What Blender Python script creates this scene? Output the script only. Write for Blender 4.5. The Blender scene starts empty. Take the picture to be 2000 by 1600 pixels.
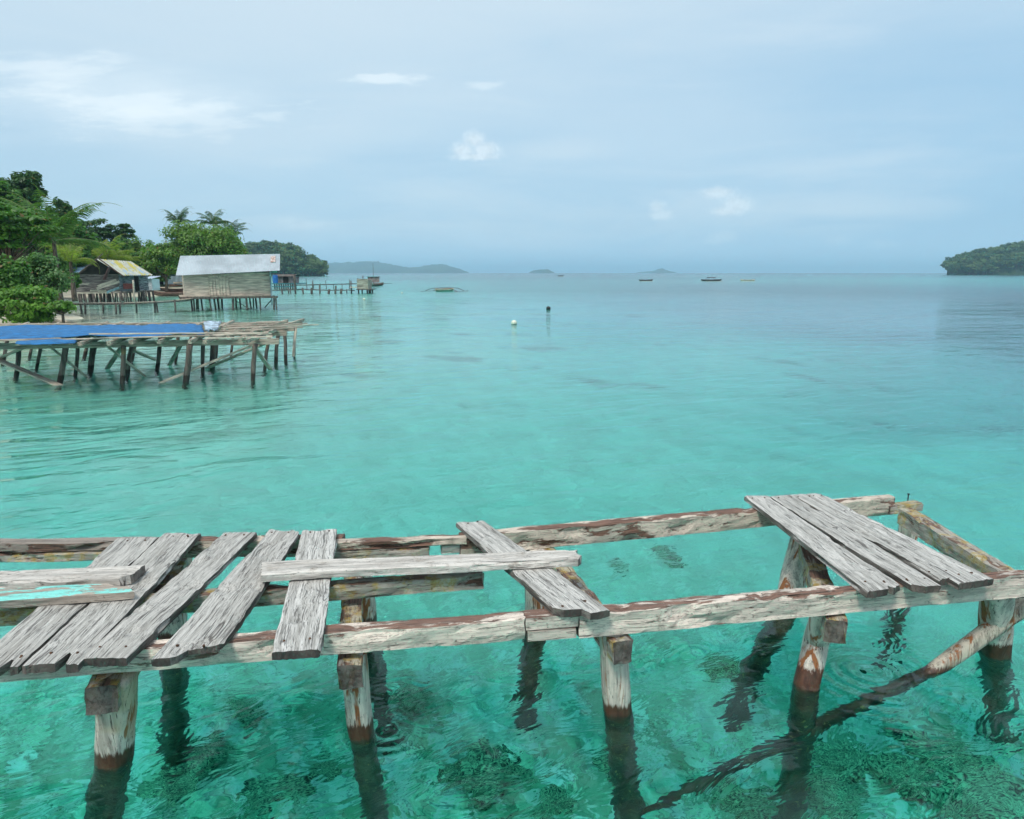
import bpy, bmesh, math, random
from mathutils import Vector, Matrix, noise
R = random.Random(7)
F = 1400.0; HC = 2.1; TP = 267.0/F; PIT = math.atan(TP)
CP, SP = math.cos(PIT), math.sin(PIT)
sc = bpy.context.scene
C = bpy.data.collections.new('place'); sc.collection.children.link(C)

def ray(px, py):
    a = (px-1000)/F; b = (800-py)/F
    return Vector((a, CP+b*SP, -SP+b*CP))
def at(px, py, z=0.0):                 # where a sight line meets the level z
    d = ray(px, py); t = (z-HC)/d.z
    return Vector((0, 0, HC))+d*t
def under(px, py, dz):      # sight line bent at the water surface, down to depth dz
    w = at(px, py, 0); d = ray(px, py).normalized(); n = Vector((0, 0, 1)); e = 1/1.33; c = -d.z
    t = d*e+n*(e*c-math.sqrt(1-e*e*(1-c*c))); return w+t*(dz/-t.z)
def atY(px, py, Y):
    d = ray(px, py); return Vector((0, 0, HC))+d*(Y/d.y)
def gx(px, Y): return atY(px, 533, Y).x
def zz(py, Y): return atY(1000, py, Y).z

# ---------------------------------------------------------------- objects
def link(o, parent=None):
    C.objects.link(o)
    if parent: o.parent = parent
    return o
def tag(o, label=None, cat=None, group=None, kind=None):
    if label: o['label'] = label
    if cat: o['category'] = cat
    if group: o['group'] = group
    if kind: o['kind'] = kind
    return o
def thing(name, label, cat, loc=(0, 0, 0), group=None):
    o = bpy.data.objects.new(name, None); o.empty_display_size = .1
    o.location = loc; link(o); return tag(o, label, cat, group)
def mesh(name, V, Fc, m, parent=None, M=None, smooth=False, world=True):
    me = bpy.data.meshes.new(name); me.from_pydata(V, [], Fc); me.update()
    if smooth: me.polygons.foreach_set('use_smooth', [True]*len(me.polygons))
    for q in (m if isinstance(m, (list, tuple)) else [m]): me.materials.append(q)
    o = bpy.data.objects.new(name, me); link(o, parent)
    if M is not None:
        if parent is not None and world: M = Matrix.Translation(-Vector(parent.location)) @ M
        o.matrix_local = M
    elif parent is not None and world: o.location = -Vector(parent.location)
    return o
def copy_tree(o, parent=None):
    c = o.copy(); C.objects.link(c)
    if parent: c.parent = parent
    for ch in list(o.children):
        copy_tree(ch, c)
    return c

def frame(p0, p1, up=Vector((0, 0, 1))):
    x = (p1-p0).normalized(); y = up.cross(x).normalized(); z = x.cross(y)
    return Matrix(((x.x, y.x, z.x, p0.x), (x.y, y.y, z.y, p0.y), (x.z, y.z, z.z, p0.z), (0, 0, 0, 1)))

def board_geo(L, w0, w1, h, nx=40, ny=8, nz=2, sk0=0, sk1=0, prof0=None, prof1=None, rough=.004, chip=.0, chips=None, seed=0, ztop=0.0, warp=.0):
    """a sawn board along +x, top at z=ztop; its ends follow prof(t) and its edges are worn"""
    ro = Vector((seed*3.7, seed*1.3, seed*.7)); V = []; Fc = []
    ring = [(j/ny, 1.0) for j in range(ny+1)]+[(1.0, 1-k/(nz+1)) for k in range(1, nz+1)]
    ring += [(1-j/ny, 0.0) for j in range(ny+1)]+[(0.0, k/(nz+1)) for k in range(1, nz+1)]
    n = len(ring)
    for i in range(nx+1):
        u = i/nx
        for (t, v) in ring:
            w = w0+(w1-w0)*u
            a = sk0*(t-.5)+(prof0(t) if prof0 else 0)
            b = L+sk1*(t-.5)-(prof1(t) if prof1 else 0)
            x = a+(b-a)*u; y = (t-.5)*w; z = ztop-h*(1-v)
            e = abs(t-.5)*2; q = Vector((x*1.0, y*3, z*3))+ro
            y += (noise.noise(q*4)*rough*1.6+noise.noise(q*14)*rough*.9)*(1 if e > .9 else .3)
            if e > .9 and chip:
                c = noise.noise(Vector((x*5, (t > .5)*9+ro.x, v*1.5)))
                if c > .22: y -= math.copysign((c-.22)*chip, y)
            z += noise.noise(Vector((x*2.2, y*55, seed)))*rough*.55+noise.noise(Vector((x*1.6, v, seed+5)))*rough*1.2
            if chip and v > .9:
                c = noise.noise(Vector((x*7, y*9, ro.y)))
                if c > .28: z -= (c-.28)*chip*.9
            if e > .99 and v in (0.0, 1.0): z += (.5-v)*rough*1.5
            if chips:
                for (c0, c1, depth, side) in chips:
                    if c0 < x < c1 and v > .6 and (side == 0 or (side > 0) == (t > .5)): z -= depth
            z += warp*math.sin(u*3.1)
            if i in (0, nx): x += noise.noise(Vector((y*60, z*20, seed+i)))*rough*2.2
            V.append((x, y, z))
    for i in range(nx):
        for k in range(n):
            a = i*n+k; b = i*n+(k+1) % n
            Fc.append((a, a+n, b+n, b))
    top = lambda j: j
    bot = lambda j: ny+1+nz+(ny-j)
    for base, rev in ((0, False), (nx*n, True)):
        for j in range(ny):
            f = [base+top(j), base+top(j+1)]
            if j == ny-1: f += [base+ny+1+k for k in range(nz)]
            f += [base+bot(j+1), base+bot(j)]
            if j == 0: f += [base+2*ny+2+nz+k for k in range(nz)]
            if rev: f.reverse()
            Fc.append(tuple(f))
    return V, Fc

def board(name, p0, p1, w, h, m, parent=None, w1=None, **k):
    L = (p1-p0).length
    V, Fc = board_geo(L, w, w1 or w, h, nx=k.pop('nx', max(6, int(L/.035))), **k)
    return mesh(name, V, Fc, m, parent, frame(p0, p1))
def quad_board(name, fl, fr, nr, nl, z, h, m, parent=None, **k):
    """plank whose top face has these four corners (pixels of sight lines meeting level z)"""
    fl, fr, nr, nl = [at(q[0], q[1], z) for q in (fl, fr, nr, nl)]
    p0 = (nl+nr)/2; p1 = (fl+fr)/2; M = frame(p0, p1); Mi = M.inverted()
    a, b, c, d = Mi@fl, Mi@fr, Mi@nr, Mi@nl          # +y is the left-hand side
    L = (p1-p0).length
    V, Fc = board_geo(L, abs(d.y-c.y), abs(a.y-b.y), h, nx=int(L/.02), ny=14, sk0=d.x-c.x, sk1=a.x-b.x, **k)
    return mesh(name, V, Fc, m, parent, M)

def tube_geo(pts, rad, n=10, sq=0.0, seed=0, rough=.0, rf=6.0):
    V = []; Fc = []
    pts = [Vector(p) for p in pts]
    for i, p in enumerate(pts):
        d = (pts[min(i+1, len(pts)-1)]-pts[max(i-1, 0)]).normalized()
        a = Vector((0, 1, 0)) if abs(d.y) < .9 else Vector((1, 0, 0))
        u = d.cross(a).normalized(); w = d.cross(u)
        r = rad[i] if isinstance(rad, (list, tuple)) else rad
        for k in range(n):
            th = 2*math.pi*k/n; c, s = math.cos(th), math.sin(th)
            e = 1.0/max(abs(c), abs(s)); q = r*(1+(e-1)*sq)
            if rough: q *= 1+rough*(noise.noise(Vector((c*1.5+seed, s*1.5, p.z*rf+p.x*rf)))*1.4+noise.noise(Vector((c*4+seed, s*4, p.z*rf*3+p.x*9)))*.6)
            V.append(tuple(p+u*(c*q)+w*(s*q)))
    m = len(pts)
    for i in range(m-1):
        for k in range(n):
            a = i*n+k; b = i*n+(k+1) % n
            Fc.append((a, b, b+n, a+n))
    Fc.append(tuple(range(n-1, -1, -1))); Fc.append(tuple((m-1)*n+k for k in range(n)))
    return V, Fc
def resample(pts, step):
    out = []; pts = [Vector(p) for p in pts]
    for a, b in zip(pts, pts[1:]):
        n = max(1, int((b-a).length/step))
        out += [a.lerp(b, i/n) for i in range(n)]
    return out+[pts[-1]]
def pole(name, pts, r, m, parent=None, n=10, sq=0.0, seed=0, rough=.08, step=.06, r1=None, rf=6.0):
    q = resample(pts, step); N = len(q)-1
    rad = [r+((r1 if r1 else r)-r)*i/N for i in range(N+1)]
    o0 = q[0].copy(); V, Fc = tube_geo([p-o0 for p in q], rad, n, sq, seed, rough, rf)
    return mesh(name, V, Fc, m, parent, Matrix.Translation(o0), smooth=True)
class MB:
    def __init__(s): s.V = []; s.F = []
    def add(s, g, M=None):
        V, Fc = g; b = len(s.V)
        s.V += [tuple(M@Vector(v)) for v in V] if M is not None else list(V)
        s.F += [tuple(i+b for i in f) for f in Fc]; return s
    def bar(s, p0, p1, w, h):
        p0 = Vector(p0); p1 = Vector(p1); L = (p1-p0).length
        up = Vector((0, 0, 1)) if abs((p1-p0).normalized().z) < .95 else Vector((0, 1, 0))
        V = [(x, y, z) for x in (0, L) for y in (-w/2, w/2) for z in (-h, 0)]
        return s.add((V, [(0, 1, 3, 2), (4, 6, 7, 5), (0, 4, 5, 1), (2, 3, 7, 6), (0, 2, 6, 4), (1, 5, 7, 3)]), frame(p0, p1, up))
    def out(s, name, m, parent=None, smooth=False): return mesh(name, s.V, s.F, m, parent, smooth=smooth)

# ---------------------------------------------------------------- materials
class NT:
    def __init__(s, nt): s.nt = nt; s.L = nt.links.new
    def n(s, t, ins=None, **p):
        o = s.nt.nodes.new(t)
        for k, v in p.items(): setattr(o, k, v)
        for k, v in (ins or {}).items():
            if isinstance(v, bpy.types.NodeSocket): s.L(v, o.inputs[k])
            elif isinstance(v, bpy.types.Node): s.L(v.outputs[0], o.inputs[k])
            else: o.inputs[k].default_value = v
        return o
    def math(s, op, a, b=0.0, c=None, clamp=False):
        i = {0: a, 1: b}
        if c is not None: i[2] = c
        return s.n('ShaderNodeMath', i, operation=op, use_clamp=clamp).outputs[0]
    def mapr(s, v, a, b, c=0.0, d=1.0, smooth=True):
        return s.n('ShaderNodeMapRange', {0: v, 1: a, 2: b, 3: c, 4: d}, interpolation_type='SMOOTHSTEP' if smooth else 'LINEAR').outputs[0]
    def mix(s, f, a, b, mode='MIX'):
        o = s.nt.nodes.new('ShaderNodeMix'); o.data_type = 'RGBA'; o.blend_type = mode
        for k, v in ((0, f), (6, a), (7, b)):
            if isinstance(v, bpy.types.NodeSocket): s.L(v, o.inputs[k])
            elif isinstance(v, (tuple, list)): o.inputs[k].default_value = (*v, 1) if len(v) == 3 else v
            else: o.inputs[k].default_value = v
        return o.outputs[2]
    def vm(s, op, a, b=(0, 0, 0)):
        return s.n('ShaderNodeVectorMath', {0: a, 1: b}, operation=op).outputs[0]
    def noise(s, vec, scale, detail=4, rough=.55, dist=0.0, dims='3D'):
        return s.n('ShaderNodeTexNoise', {'Vector': vec, 'Scale': scale, 'Detail': detail, 'Roughness': rough, 'Distortion': dist}).outputs[0]
    def sep(s, v): return s.n('ShaderNodeSeparateXYZ', {0: v}).outputs
    def comb(s, x, y, z): return s.n('ShaderNodeCombineXYZ', {0: x, 1: y, 2: z}).outputs[0]

def mat(name):
    m = bpy.data.materials.new(name); m.use_nodes = True
    nt = m.node_tree; b = nt.nodes['Principled BSDF']; return m, NT(nt), b
def simple(name, col, rough=.7, var=.25, scale=4.0, stretch=(1, 1, 1), dark=None, metallic=0.0, bump=0.0):
    m, T, b = mat(name)
    tc = T.n('ShaderNodeTexCoord'); oi = T.n('ShaderNodeObjectInfo')
    v = T.vm('MULTIPLY', tc.outputs['Object'], stretch)
    off = T.n('ShaderNodeVectorMath', {0: oi.outputs['Random'], 'Scale': 37.0}, operation='SCALE').outputs[0]
    v = T.vm('ADD', v, off)
    nz = T.noise(v, scale, 5, .6)
    d = dark or tuple(c*(1-var*1.6) for c in col)
    c = T.mix(T.mapr(nz, .35, .65), d, tuple(min(1, c*(1+var*.4)) for c in col))
    T.L(c, b.inputs['Base Color']); b.inputs['Roughness'].default_value = rough; b.inputs['Metallic'].default_value = metallic
    if bump:
        bp = T.n('ShaderNodeBump', {'Height': nz, 'Distance': bump, 'Strength': 1.0}); T.L(bp.outputs[0], b.inputs['Normal'])
    return m

def wood_coords(T, axis='x'):
    tc = T.n('ShaderNodeTexCoord'); oi = T.n('ShaderNodeObjectInfo')
    off = T.n('ShaderNodeVectorMath', {0: oi.outputs['Random'], 'Scale': 53.0}, operation='SCALE').outputs[0]
    v = T.vm('ADD', tc.outputs['Object'], off)
    w = T.noise(v, 2.2, 2, .5)
    wob = T.n('ShaderNodeVectorMath', {0: T.n('ShaderNodeCombineXYZ', {1: w, 2: w}).outputs[0] if axis == 'x' else T.comb(w, w, 0.0), 'Scale': .06}, operation='SCALE').outputs[0]
    v = T.vm('ADD', v, wob)
    g = T.vm('MULTIPLY', v, (.62, 24, 24) if axis == 'x' else (24, 24, .7))
    return tc, oi, v, g

def end_grain(T, tc, col, n, ax=0):
    e = T.math('ABSOLUTE', T.sep(tc.outputs['Normal'])[ax])
    return T.mix(T.math('MULTIPLY', T.mapr(e, .6, .8), .9), col, T.mix(T.mapr(n, .35, .65), (.045, .035, .03), (.17, .14, .12)))
def m_grey_plank():
    m, T, b = mat('weathered_grey_wood')
    tc, oi, v, g = wood_coords(T)
    n1 = T.noise(g, 1.6, 6, .7); n2 = T.noise(g, 7.0, 4, .7); n3 = T.noise(v, 5.0, 3, .6); n4 = T.noise(g, .9, 2, .5, .4)
    base = T.mix(T.mapr(n1, .34, .62), (.35, .33, .295), (.67, .635, .585))
    base = T.mix(T.mapr(n3, .42, .75, 0, .5), base, (.56, .54, .50))
    base = T.mix(T.mapr(oi.outputs['Random'], 0, 1, 0, .28, False), base, (.30, .27, .23))
    fine = T.noise(g, 15.0, 3, .7)
    base = T.mix(T.mapr(fine, .50, .36, 0, .65), base, (.17, .155, .14))
    crack = T.mapr(n2, .385, .43, 1, 0)
    crack2 = T.mapr(T.math('ABSOLUTE', T.math('SUBTRACT', n4, .5)), .0, .02, 1, 0)
    crack2 = T.math('MULTIPLY', crack2, T.mapr(n3, .48, .58))
    ck = T.math('MAXIMUM', T.math('MULTIPLY', crack, .75), crack2)
    col = T.mix(T.math('MULTIPLY', ck, .85), base, (.07, .058, .05))
    # side and end grain stays brown where rain and sun do not bleach it
    oz = T.sep(T.n('ShaderNodeNewGeometry').outputs['True Normal'])[2]
    side = T.mapr(oz, .25, .8, 1, 0)
    col = T.mix(T.math('MULTIPLY', side, T.mapr(n3, .25, .6, .55, .95)), col, T.mix(T.mapr(n1, .35, .65), (.03, .022, .018), (.15, .12, .095)))
    col = end_grain(T, tc, col, n3)
    T.L(col, b.inputs['Base Color']); b.inputs['Roughness'].default_value = .85
    h = T.math('SUBTRACT', T.math('ADD', T.math('MULTIPLY', n1, .5), T.math('MULTIPLY', fine, .3)), T.math('MULTIPLY', ck, .8))
    bp = T.n('ShaderNodeBump', {'Height': h, 'Distance': .006, 'Strength': 1.0}); T.L(bp.outputs[0], b.inputs['Normal'])
    return m

def m_white_beam(name='bleached_beam_wood', white=(.88, .74, .62), brown=(.085, .035, .022), amt=.5, topbrown=.35, lichen=0.0, paint=None):
    m, T, b = mat(name)
    tc, oi, v, g = wood_coords(T)
    g2 = T.vm('MULTIPLY', v, (1, 4, 4))
    n1 = T.noise(g, 1.4, 6, .7); n2 = T.noise(g, 6.0, 4, .75); n3 = T.noise(g2, 3.2, 7, .66, .3); n4 = T.noise(v, 18.0, 5, .7)
    n5 = T.noise(g2, 1.5, 4, .6)
    geo = T.n('ShaderNodeNewGeometry'); oz = T.sep(geo.outputs['True Normal'])[2]
    top = T.mapr(oz, .4, .85)
    base = T.mix(T.mapr(n1, .33, .6), tuple(c*.62 for c in white), white)
    base = T.mix(T.mapr(n4, .52, .72, 0, .75), base, (.30, .245, .19))
    base = T.mix(T.mapr(n5, .45, .7, 0, .5), base, (.33, .29, .25))
    thr = T.math('SUBTRACT', T.math('ADD', n3, T.math('MULTIPLY', top, topbrown*.3)), .0)
    pk = T.mapr(thr, .66-amt*.2, .72-amt*.2)
    rb = T.mix(T.mapr(n2, .4, .6), brown, (.21, .095, .06))
    col = T.mix(T.math('MULTIPLY', pk, .93), base, rb)
    if lichen:
        col = T.mix(T.math('MULTIPLY', T.mapr(T.noise(v, 7.0, 5, .65), .50-lichen*.1, .60-lichen*.1), .8), col, T.mix(T.mapr(n4, .4, .6), (.42, .29, .06), (.50, .47, .36)))
    if paint:
        col = T.mix(T.math('MULTIPLY', T.math('MULTIPLY', T.mapr(n3, .44, .49, 1, 0), top), T.mapr(n4, .3, .45)), col, paint)
    crack = T.mapr(n2, .35, .40, 1, 0)
    spots = T.mapr(T.noise(v, 34.0, 3, .6), .66, .71)
    ck = T.math('MAXIMUM', crack, T.math('MULTIPLY', spots, .7))
    fine = T.noise(g, 13.0, 3, .7)
    col = T.mix(T.mapr(fine, .48, .36, 0, .6), col, (.17, .13, .10))
    col = T.mix(T.math('MULTIPLY', ck, .75), col, (.03, .022, .018))
    col = end_grain(T, tc, col, n4)
    T.L(col, b.inputs['Base Color']); b.inputs['Roughness'].default_value = .85
    h = T.math('ADD', T.math('SUBTRACT', T.math('MULTIPLY', n1, .4), T.math('MULTIPLY', ck, .7)), T.math('ADD', T.math('MULTIPLY', pk, -.45), T.math('MULTIPLY', n4, .2)))
    bp = T.n('ShaderNodeBump', {'Height': h, 'Distance': .007, 'Strength': 1.0}); T.L(bp.outputs[0], b.inputs['Normal'])
    return m

def m_post(name='bleached_post_wood', wet=.075, light=(.74, .655, .56), red=True):
    """old trunk: bleached and rust streaked, stained brown above the waterline, overgrown below it"""
    m, T, b = mat(name)
    tc, oi, v, g = wood_coords(T, 'z')
    n1 = T.noise(g, 1.2, 6, .7); n2 = T.noise(g, 4.0, 4, .7)
    n3 = T.noise(T.vm('MULTIPLY', v, (13, 13, 1.1)), 1.0, 4, .6, .5)
    pos = T.n('ShaderNodeNewGeometry').outputs['Position']; pz = T.sep(pos)[2]
    n5 = T.noise(v, 9.0, 5, .6)
    base = T.mix(T.mapr(n1, .36, .6), tuple(c*.5 for c in light), light)
    base = T.mix(T.mapr(n3, .535 if red else .9, .60 if red else .95), base, T.mix(n2, (.24, .07, .022), (.38, .16, .06)))
    base = T.mix(T.mapr(T.noise(v, 3.0, 3), .60, .70, 0, .45), base, (.42, .28, .10))
    base = T.mix(T.math('MULTIPLY', T.mapr(n2, .36, .42, 1, 0), .85), base, (.05, .035, .028))
    base = T.mix(T.mapr(T.noise(v, 26.0, 5, .7), .55, .7, 0, .6), base, (.22, .18, .15))
    jag = T.math('ADD', pz, T.math('MULTIPLY', T.math('SUBTRACT', n2, .5), .10))
    jag = T.math('ADD', jag, T.math('MULTIPLY', T.math('SUBTRACT', oi.outputs['Random'], .5), .05))
    wetm = T.mapr(jag, wet-.012, wet+.012, 1, 0)
    brown = T.mix(T.mapr(n1, .3, .7), (.045, .018, .010), (.13, .055, .03)) if red else T.mix(T.mapr(n1, .3, .7), (.03, .018, .014), (.07, .045, .035))
    col = T.mix(wetm, base, brown)
    low = T.mapr(T.math('ADD', pz, T.math('MULTIPLY', T.math('SUBTRACT', n5, .5), .12)), -.05, .03, 1, 0)
    alg = T.mix(T.mapr(n5, .4, .56), (.020, .018, .012), (.055, .055, .028))
    alg = T.mix(T.mapr(T.noise(v, 22.0, 4, .7), .62, .68), alg, (.30, .27, .11))
    col = T.mix(low, col, alg)
    T.L(col, b.inputs['Base Color'])
    T.L(T.mapr(pz, .0, .12, .35, .85), b.inputs['Roughness'])
    h = T.math('ADD', T.math('MULTIPLY', n1, .6), T.math('MULTIPLY', n5, T.math('MULTIPLY', low, 2.5)))
    bp = T.n('ShaderNodeBump', {'Height': h, 'Distance': .010, 'Strength': 1.0}); T.L(bp.outputs[0], b.inputs['Normal'])
    return m

def leaf_mat(name, c0, c1, trans=.35):
    m, T, b = mat(name)
    geo = T.n('ShaderNodeNewGeometry'); tc = T.n('ShaderNodeTexCoord')
    rnd = geo.outputs['Random Per Island']
    nz = T.noise(tc.outputs['Object'], .9, 3, .6)
    f = T.math('ADD', T.math('MULTIPLY', rnd, .6), T.math('MULTIPLY', T.mapr(nz, .3, .7), .4))
    col = T.mix(f, c0, c1)
    col = T.mix(T.mapr(rnd, .975, .985), col, (.20, .13, .04))
    b.inputs['Roughness'].default_value = .5
    T.L(col, b.inputs['Base Color'])
    tr = T.n('ShaderNodeBsdfTranslucent', {0: T.mix(1.0, col, (1.2, 1.5, .6), 'MULTIPLY')})
    ms = T.n('ShaderNodeMixShader', {0: trans, 1: b.outputs[0], 2: tr.outputs[0]})
    T.L(ms.outputs[0], m.node_tree.nodes['Material Output'].inputs[0])
    return m

GREY = m_grey_plank()
WHITE = m_white_beam(amt=.32, topbrown=.5)
FARB = m_white_beam('flaking_brown_beam_wood', (.74, .62, .50), amt=.62, topbrown=.3)
PALE = m_white_beam('pale_loose_plank_wood', (.70, .645, .58), amt=.08, topbrown=-.1)
MIDB = m_white_beam('lichen_beam_wood', (.44, .40, .34), (.07, .04, .025), amt=.5, lichen=.35)
CROSS = m_white_beam('lichen_crossbeam_wood', (.40, .37, .33), (.06, .035, .022), amt=.6, lichen=.45)
TURQ = m_white_beam('turquoise_painted_wood', (.46, .38, .31), (.16, .06, .035), amt=.3, topbrown=-.6, paint=(.24, .70, .62))
DARKB = m_white_beam('dark_decayed_wood', (.30, .25, .21), (.035, .02, .014), amt=1.1, topbrown=-1.6)
POST = m_post()
PWOOD = simple('platform_wood', (.50, .41, .32), .85, .35, 3.0, (1, 14, 14))
PWOODL = simple('platform_light_wood', (.64, .54, .43), .85, .3, 3.0, (1, 14, 14))
PPOST = m_post('dark_platform_post_wood', .15, (.20, .155, .13), red=False)
SIL = simple('old_pole_wood', (.17, .14, .12), .9, .45, 5.0, (6, 6, 1))
TIN = simple('galvanised_tin', (.50, .58, .66), .45, .12, .8, (1, 1, 1), metallic=.15)
BARK = simple('bark', (.16, .12, .09), .9, .4, 6.0, (3, 3, .6), bump=.03)
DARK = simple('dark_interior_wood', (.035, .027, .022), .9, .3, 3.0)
SHEDW = simple('grey_shed_boards', (.68, .57, .46), .85, .28, 1.6, (1, 1, 9))

# ---------------------------------------------------------------- camera, light, sky
cam_d = bpy.data.cameras.new('camera'); cam = bpy.data.objects.new('camera', cam_d); link(cam)
cam_d.sensor_width = 36; cam_d.lens = F/2000*36; cam_d.clip_end = 60000; cam_d.clip_start = .05
cam.location = (0, 0, HC); cam.rotation_euler = (math.radians(90)-PIT, 0, 0)
sc.camera = cam
SUN_EL, SUN_AZ = math.radians(58), math.radians(205)    # high, behind the left shoulder
sd = bpy.data.lights.new('sun', 'SUN'); sun = bpy.data.objects.new('sun', sd); link(sun)
sd.energy = 2.0; sd.angle = math.radians(14); sd.color = (1, .965, .91)
sdir = Vector((math.sin(SUN_AZ)*math.cos(SUN_EL), math.cos(SUN_AZ)*math.cos(SUN_EL), math.sin(SUN_EL)))
sun.rotation_euler = sdir.to_track_quat('Z', 'Y').to_euler()

def sky():
    w = bpy.data.worlds.new('World'); sc.world = w; w.use_nodes = True
    nt = w.node_tree; nt.nodes.clear(); T = NT(nt)
    st = T.n('ShaderNodeTexSky', sky_type='NISHITA', sun_disc=False, sun_elevation=SUN_EL, sun_rotation=SUN_AZ)
    tc = T.n('ShaderNodeTexCoord'); D = tc.outputs['Generated']
    x, y, z = T.sep(D)[0:3]
    zc = T.math('MAXIMUM', z, 0.0)
    ysafe = T.math('MAXIMUM', y, .05)
    u = T.math('DIVIDE', x, ysafe); v = T.math('DIVIDE', zc, ysafe)
    # thin high overcast: slow variation over the dome, streaks laid along the horizon
    k = T.math('DIVIDE', 1.0, T.math('ADD', zc, .16))
    P = T.comb(T.math('MULTIPLY', x, k), T.math('MULTIPLY', y, k), 0.0)
    big = T.noise(P, .55, 3, .5)
    st1 = T.noise(T.comb(T.math('MULTIPLY', x, 1.6), T.math('MULTIPLY', y, 1.0), T.math('MULTIPLY', zc, 9.0)), 1.5, 6, .58, .5)
    deep = (.275, .470, .650); mid = (.365, .545, .690); pale = (.535, .650, .735); bright = (.76, .84, .88)
    el = T.mapr(zc, 0.0, .40)
    c = T.mix(el, mid, pale)
    blue = T.math('MULTIPLY', T.mapr(T.math('ADD', u, T.math('MULTIPLY', T.math('SUBTRACT', big, .5), 1.1)), -.25, .85), T.mapr(T.math('ABSOLUTE', T.math('SUBTRACT', v, .15)), .05, .33, 1, 0))
    c = T.mix(T.math('MULTIPLY', blue, .85), c, deep)
    c = T.mix(T.mapr(st1, .46, .72, 0, .55), c, pale)
    c = T.mix(T.mapr(st1, .50, .26, 0, .35), c, deep)
    def blob(px, py, rx, ry, col, dens, soft=.55, nsc=26.0, namp=.9, stretch=1.0):
        nonlocal c
        d = ray(px, py); uu, vv = d.x/d.y, d.z/d.y
        a = T.math('DIVIDE', T.math('SUBTRACT', u, uu), rx/F); b = T.math('DIVIDE', T.math('SUBTRACT', v, vv), ry/F)
        r2 = T.math('SQRT', T.math('ADD', T.math('MULTIPLY', a, a), T.math('MULTIPLY', b, b)))
        nn = T.noise(T.comb(T.math('MULTIPLY', u, 1/stretch), T.math('MULTIPLY', v, 1.0), 0.0), nsc, 5, .62)
        q = T.math('ADD', r2, T.math('MULTIPLY', T.math('SUBTRACT', nn, .5), -2*namp))
        f = T.math('MULTIPLY', T.mapr(q, 1.0-soft, 1.05, dens, 0), T.mapr(y, .05, .2))
        c = T.mix(f, c, col)
    blob(190, 205, 380, 90, bright, .42, .95, 11.0, 1.0, 4.0); blob(230, 200, 250, 30, bright, .6, .9, 40.0, 2.0, 4.5)
    blob(330, 235, 230, 34, bright, .5, .9, 60.0, 2.0, 4.4)
    blob(60, 130, 260, 34, bright, .55, .8, 36.0, 1.5, 5.0)
    blob(520, 270, 420, 60, pale, .55, .95, 7.0, .8, 5.0)
    blob(760, 155, 80, 12, bright, .6, .7, 70.0, 1.1, 3.0)
    blob(950, 166, 50, 10, bright, .4, .7, 70.0, 1.1, 3.0)
    blob(1100, 295, 150, 26, pale, .5, .9, 16.0, .9, 4.0)
    blob(1650, 400, 330, 34, pale, .5, .9, 10.0, .9, 5.0)
    blob(1250, 250, 500, 120, pale, .35, .9, 6.0, .8, 3.0)
    blob(560, 440, 150, 20, pale, .45, .8, 22.0, .9, 3.0)
    wh = (.62, .72, .79)
    def puff(parts, dens, nsc=85.0, namp=.55, fade=.8):
        """small fair-weather cloud: several lobes broken up by fine noise, flat and faint below"""
        nonlocal c
        nn = T.math('SUBTRACT', T.noise(T.comb(u, v, 0.0), nsc, 6, .66), .5); acc = None
        for (px, py, rx, ry) in parts:
            d = ray(px, py); uu, vv = d.x/d.y, d.z/d.y
            a = T.math('DIVIDE', T.math('SUBTRACT', u, uu), rx/F); b = T.math('DIVIDE', T.math('SUBTRACT', v, vv), ry/F)
            r = T.math('SQRT', T.math('ADD', T.math('MULTIPLY', a, a), T.math('MULTIPLY', b, b)))
            acc = r if acc is None else T.n('ShaderNodeMath', {0: acc, 1: r, 2: .25}, operation='SMOOTH_MIN').outputs[0]
        q = T.math('ADD', acc, T.math('MULTIPLY', nn, -2*namp))
        f = T.math('MULTIPLY', T.mapr(q, 1.0-fade, 1.15, dens, 0), T.mapr(y, .05, .2))
        c = T.mix(f, c, T.mix(T.mapr(nn, -.15, .15), tuple(k*.93 for k in wh), tuple(min(1, k*1.05) for k in wh)))
    puff(((926, 274, 26, 20), (905, 294, 30, 17), (948, 292, 34, 20), (930, 306, 60, 9)), .9)
    puff(((1402, 376, 40, 14), (1440, 400, 38, 22), (1420, 412, 40, 11)), .8)
    puff(((1284, 404, 20, 14), (1292, 420, 30, 13)), .6)
    puff(((1412, 464, 34, 13), (1395, 472, 26, 8)), .42)
    puff(((1640, 472, 34, 13), (1720, 478, 44, 12)), .25)
    puff(((600, 440, 60, 10), (560, 432, 30, 9)), .3)
    horizon = T.mapr(zc, 0.0, .07, .8, 0)
    c = T.mix(horizon, c, (.40, .615, .80))
    nis = T.n('ShaderNodeVectorMath', {0: st.outputs[0], 'Scale': .1}, operation='SCALE').outputs[0]
    c = T.mix(.92, nis, c)
    below = T.mapr(z, -.02, 0.0, 1, 0)
    c = T.mix(below, c, (.12, .25, .28))
    bg = T.n('ShaderNodeBackground', {0: c, 1: 1.0})
    out = T.n('ShaderNodeOutputWorld', {0: bg.outputs[0]})
    w.cycles.sampling_method = 'MANUAL'; w.cycles.sample_map_resolution = 512
sky()

sc.view_settings.view_transform = 'Standard'; sc.view_settings.look = 'None'
sc.view_settings.exposure = 0.36; sc.view_settings.gamma = 1.0
cy = sc.cycles; sc.render.engine = 'CYCLES'
cy.use_denoising = True; cy.use_adaptive_sampling = True; cy.adaptive_threshold = .025; cy.max_bounces = 8; cy.transmission_bounces = 6; cy.diffuse_bounces = 3; cy.glossy_bounces = 4
cy.transparent_max_bounces = 12; cy.volume_bounces = 1; cy.sample_clamp_indirect = 6.0; cy.caustics_refractive = True; cy.caustics_reflective = True

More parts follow.
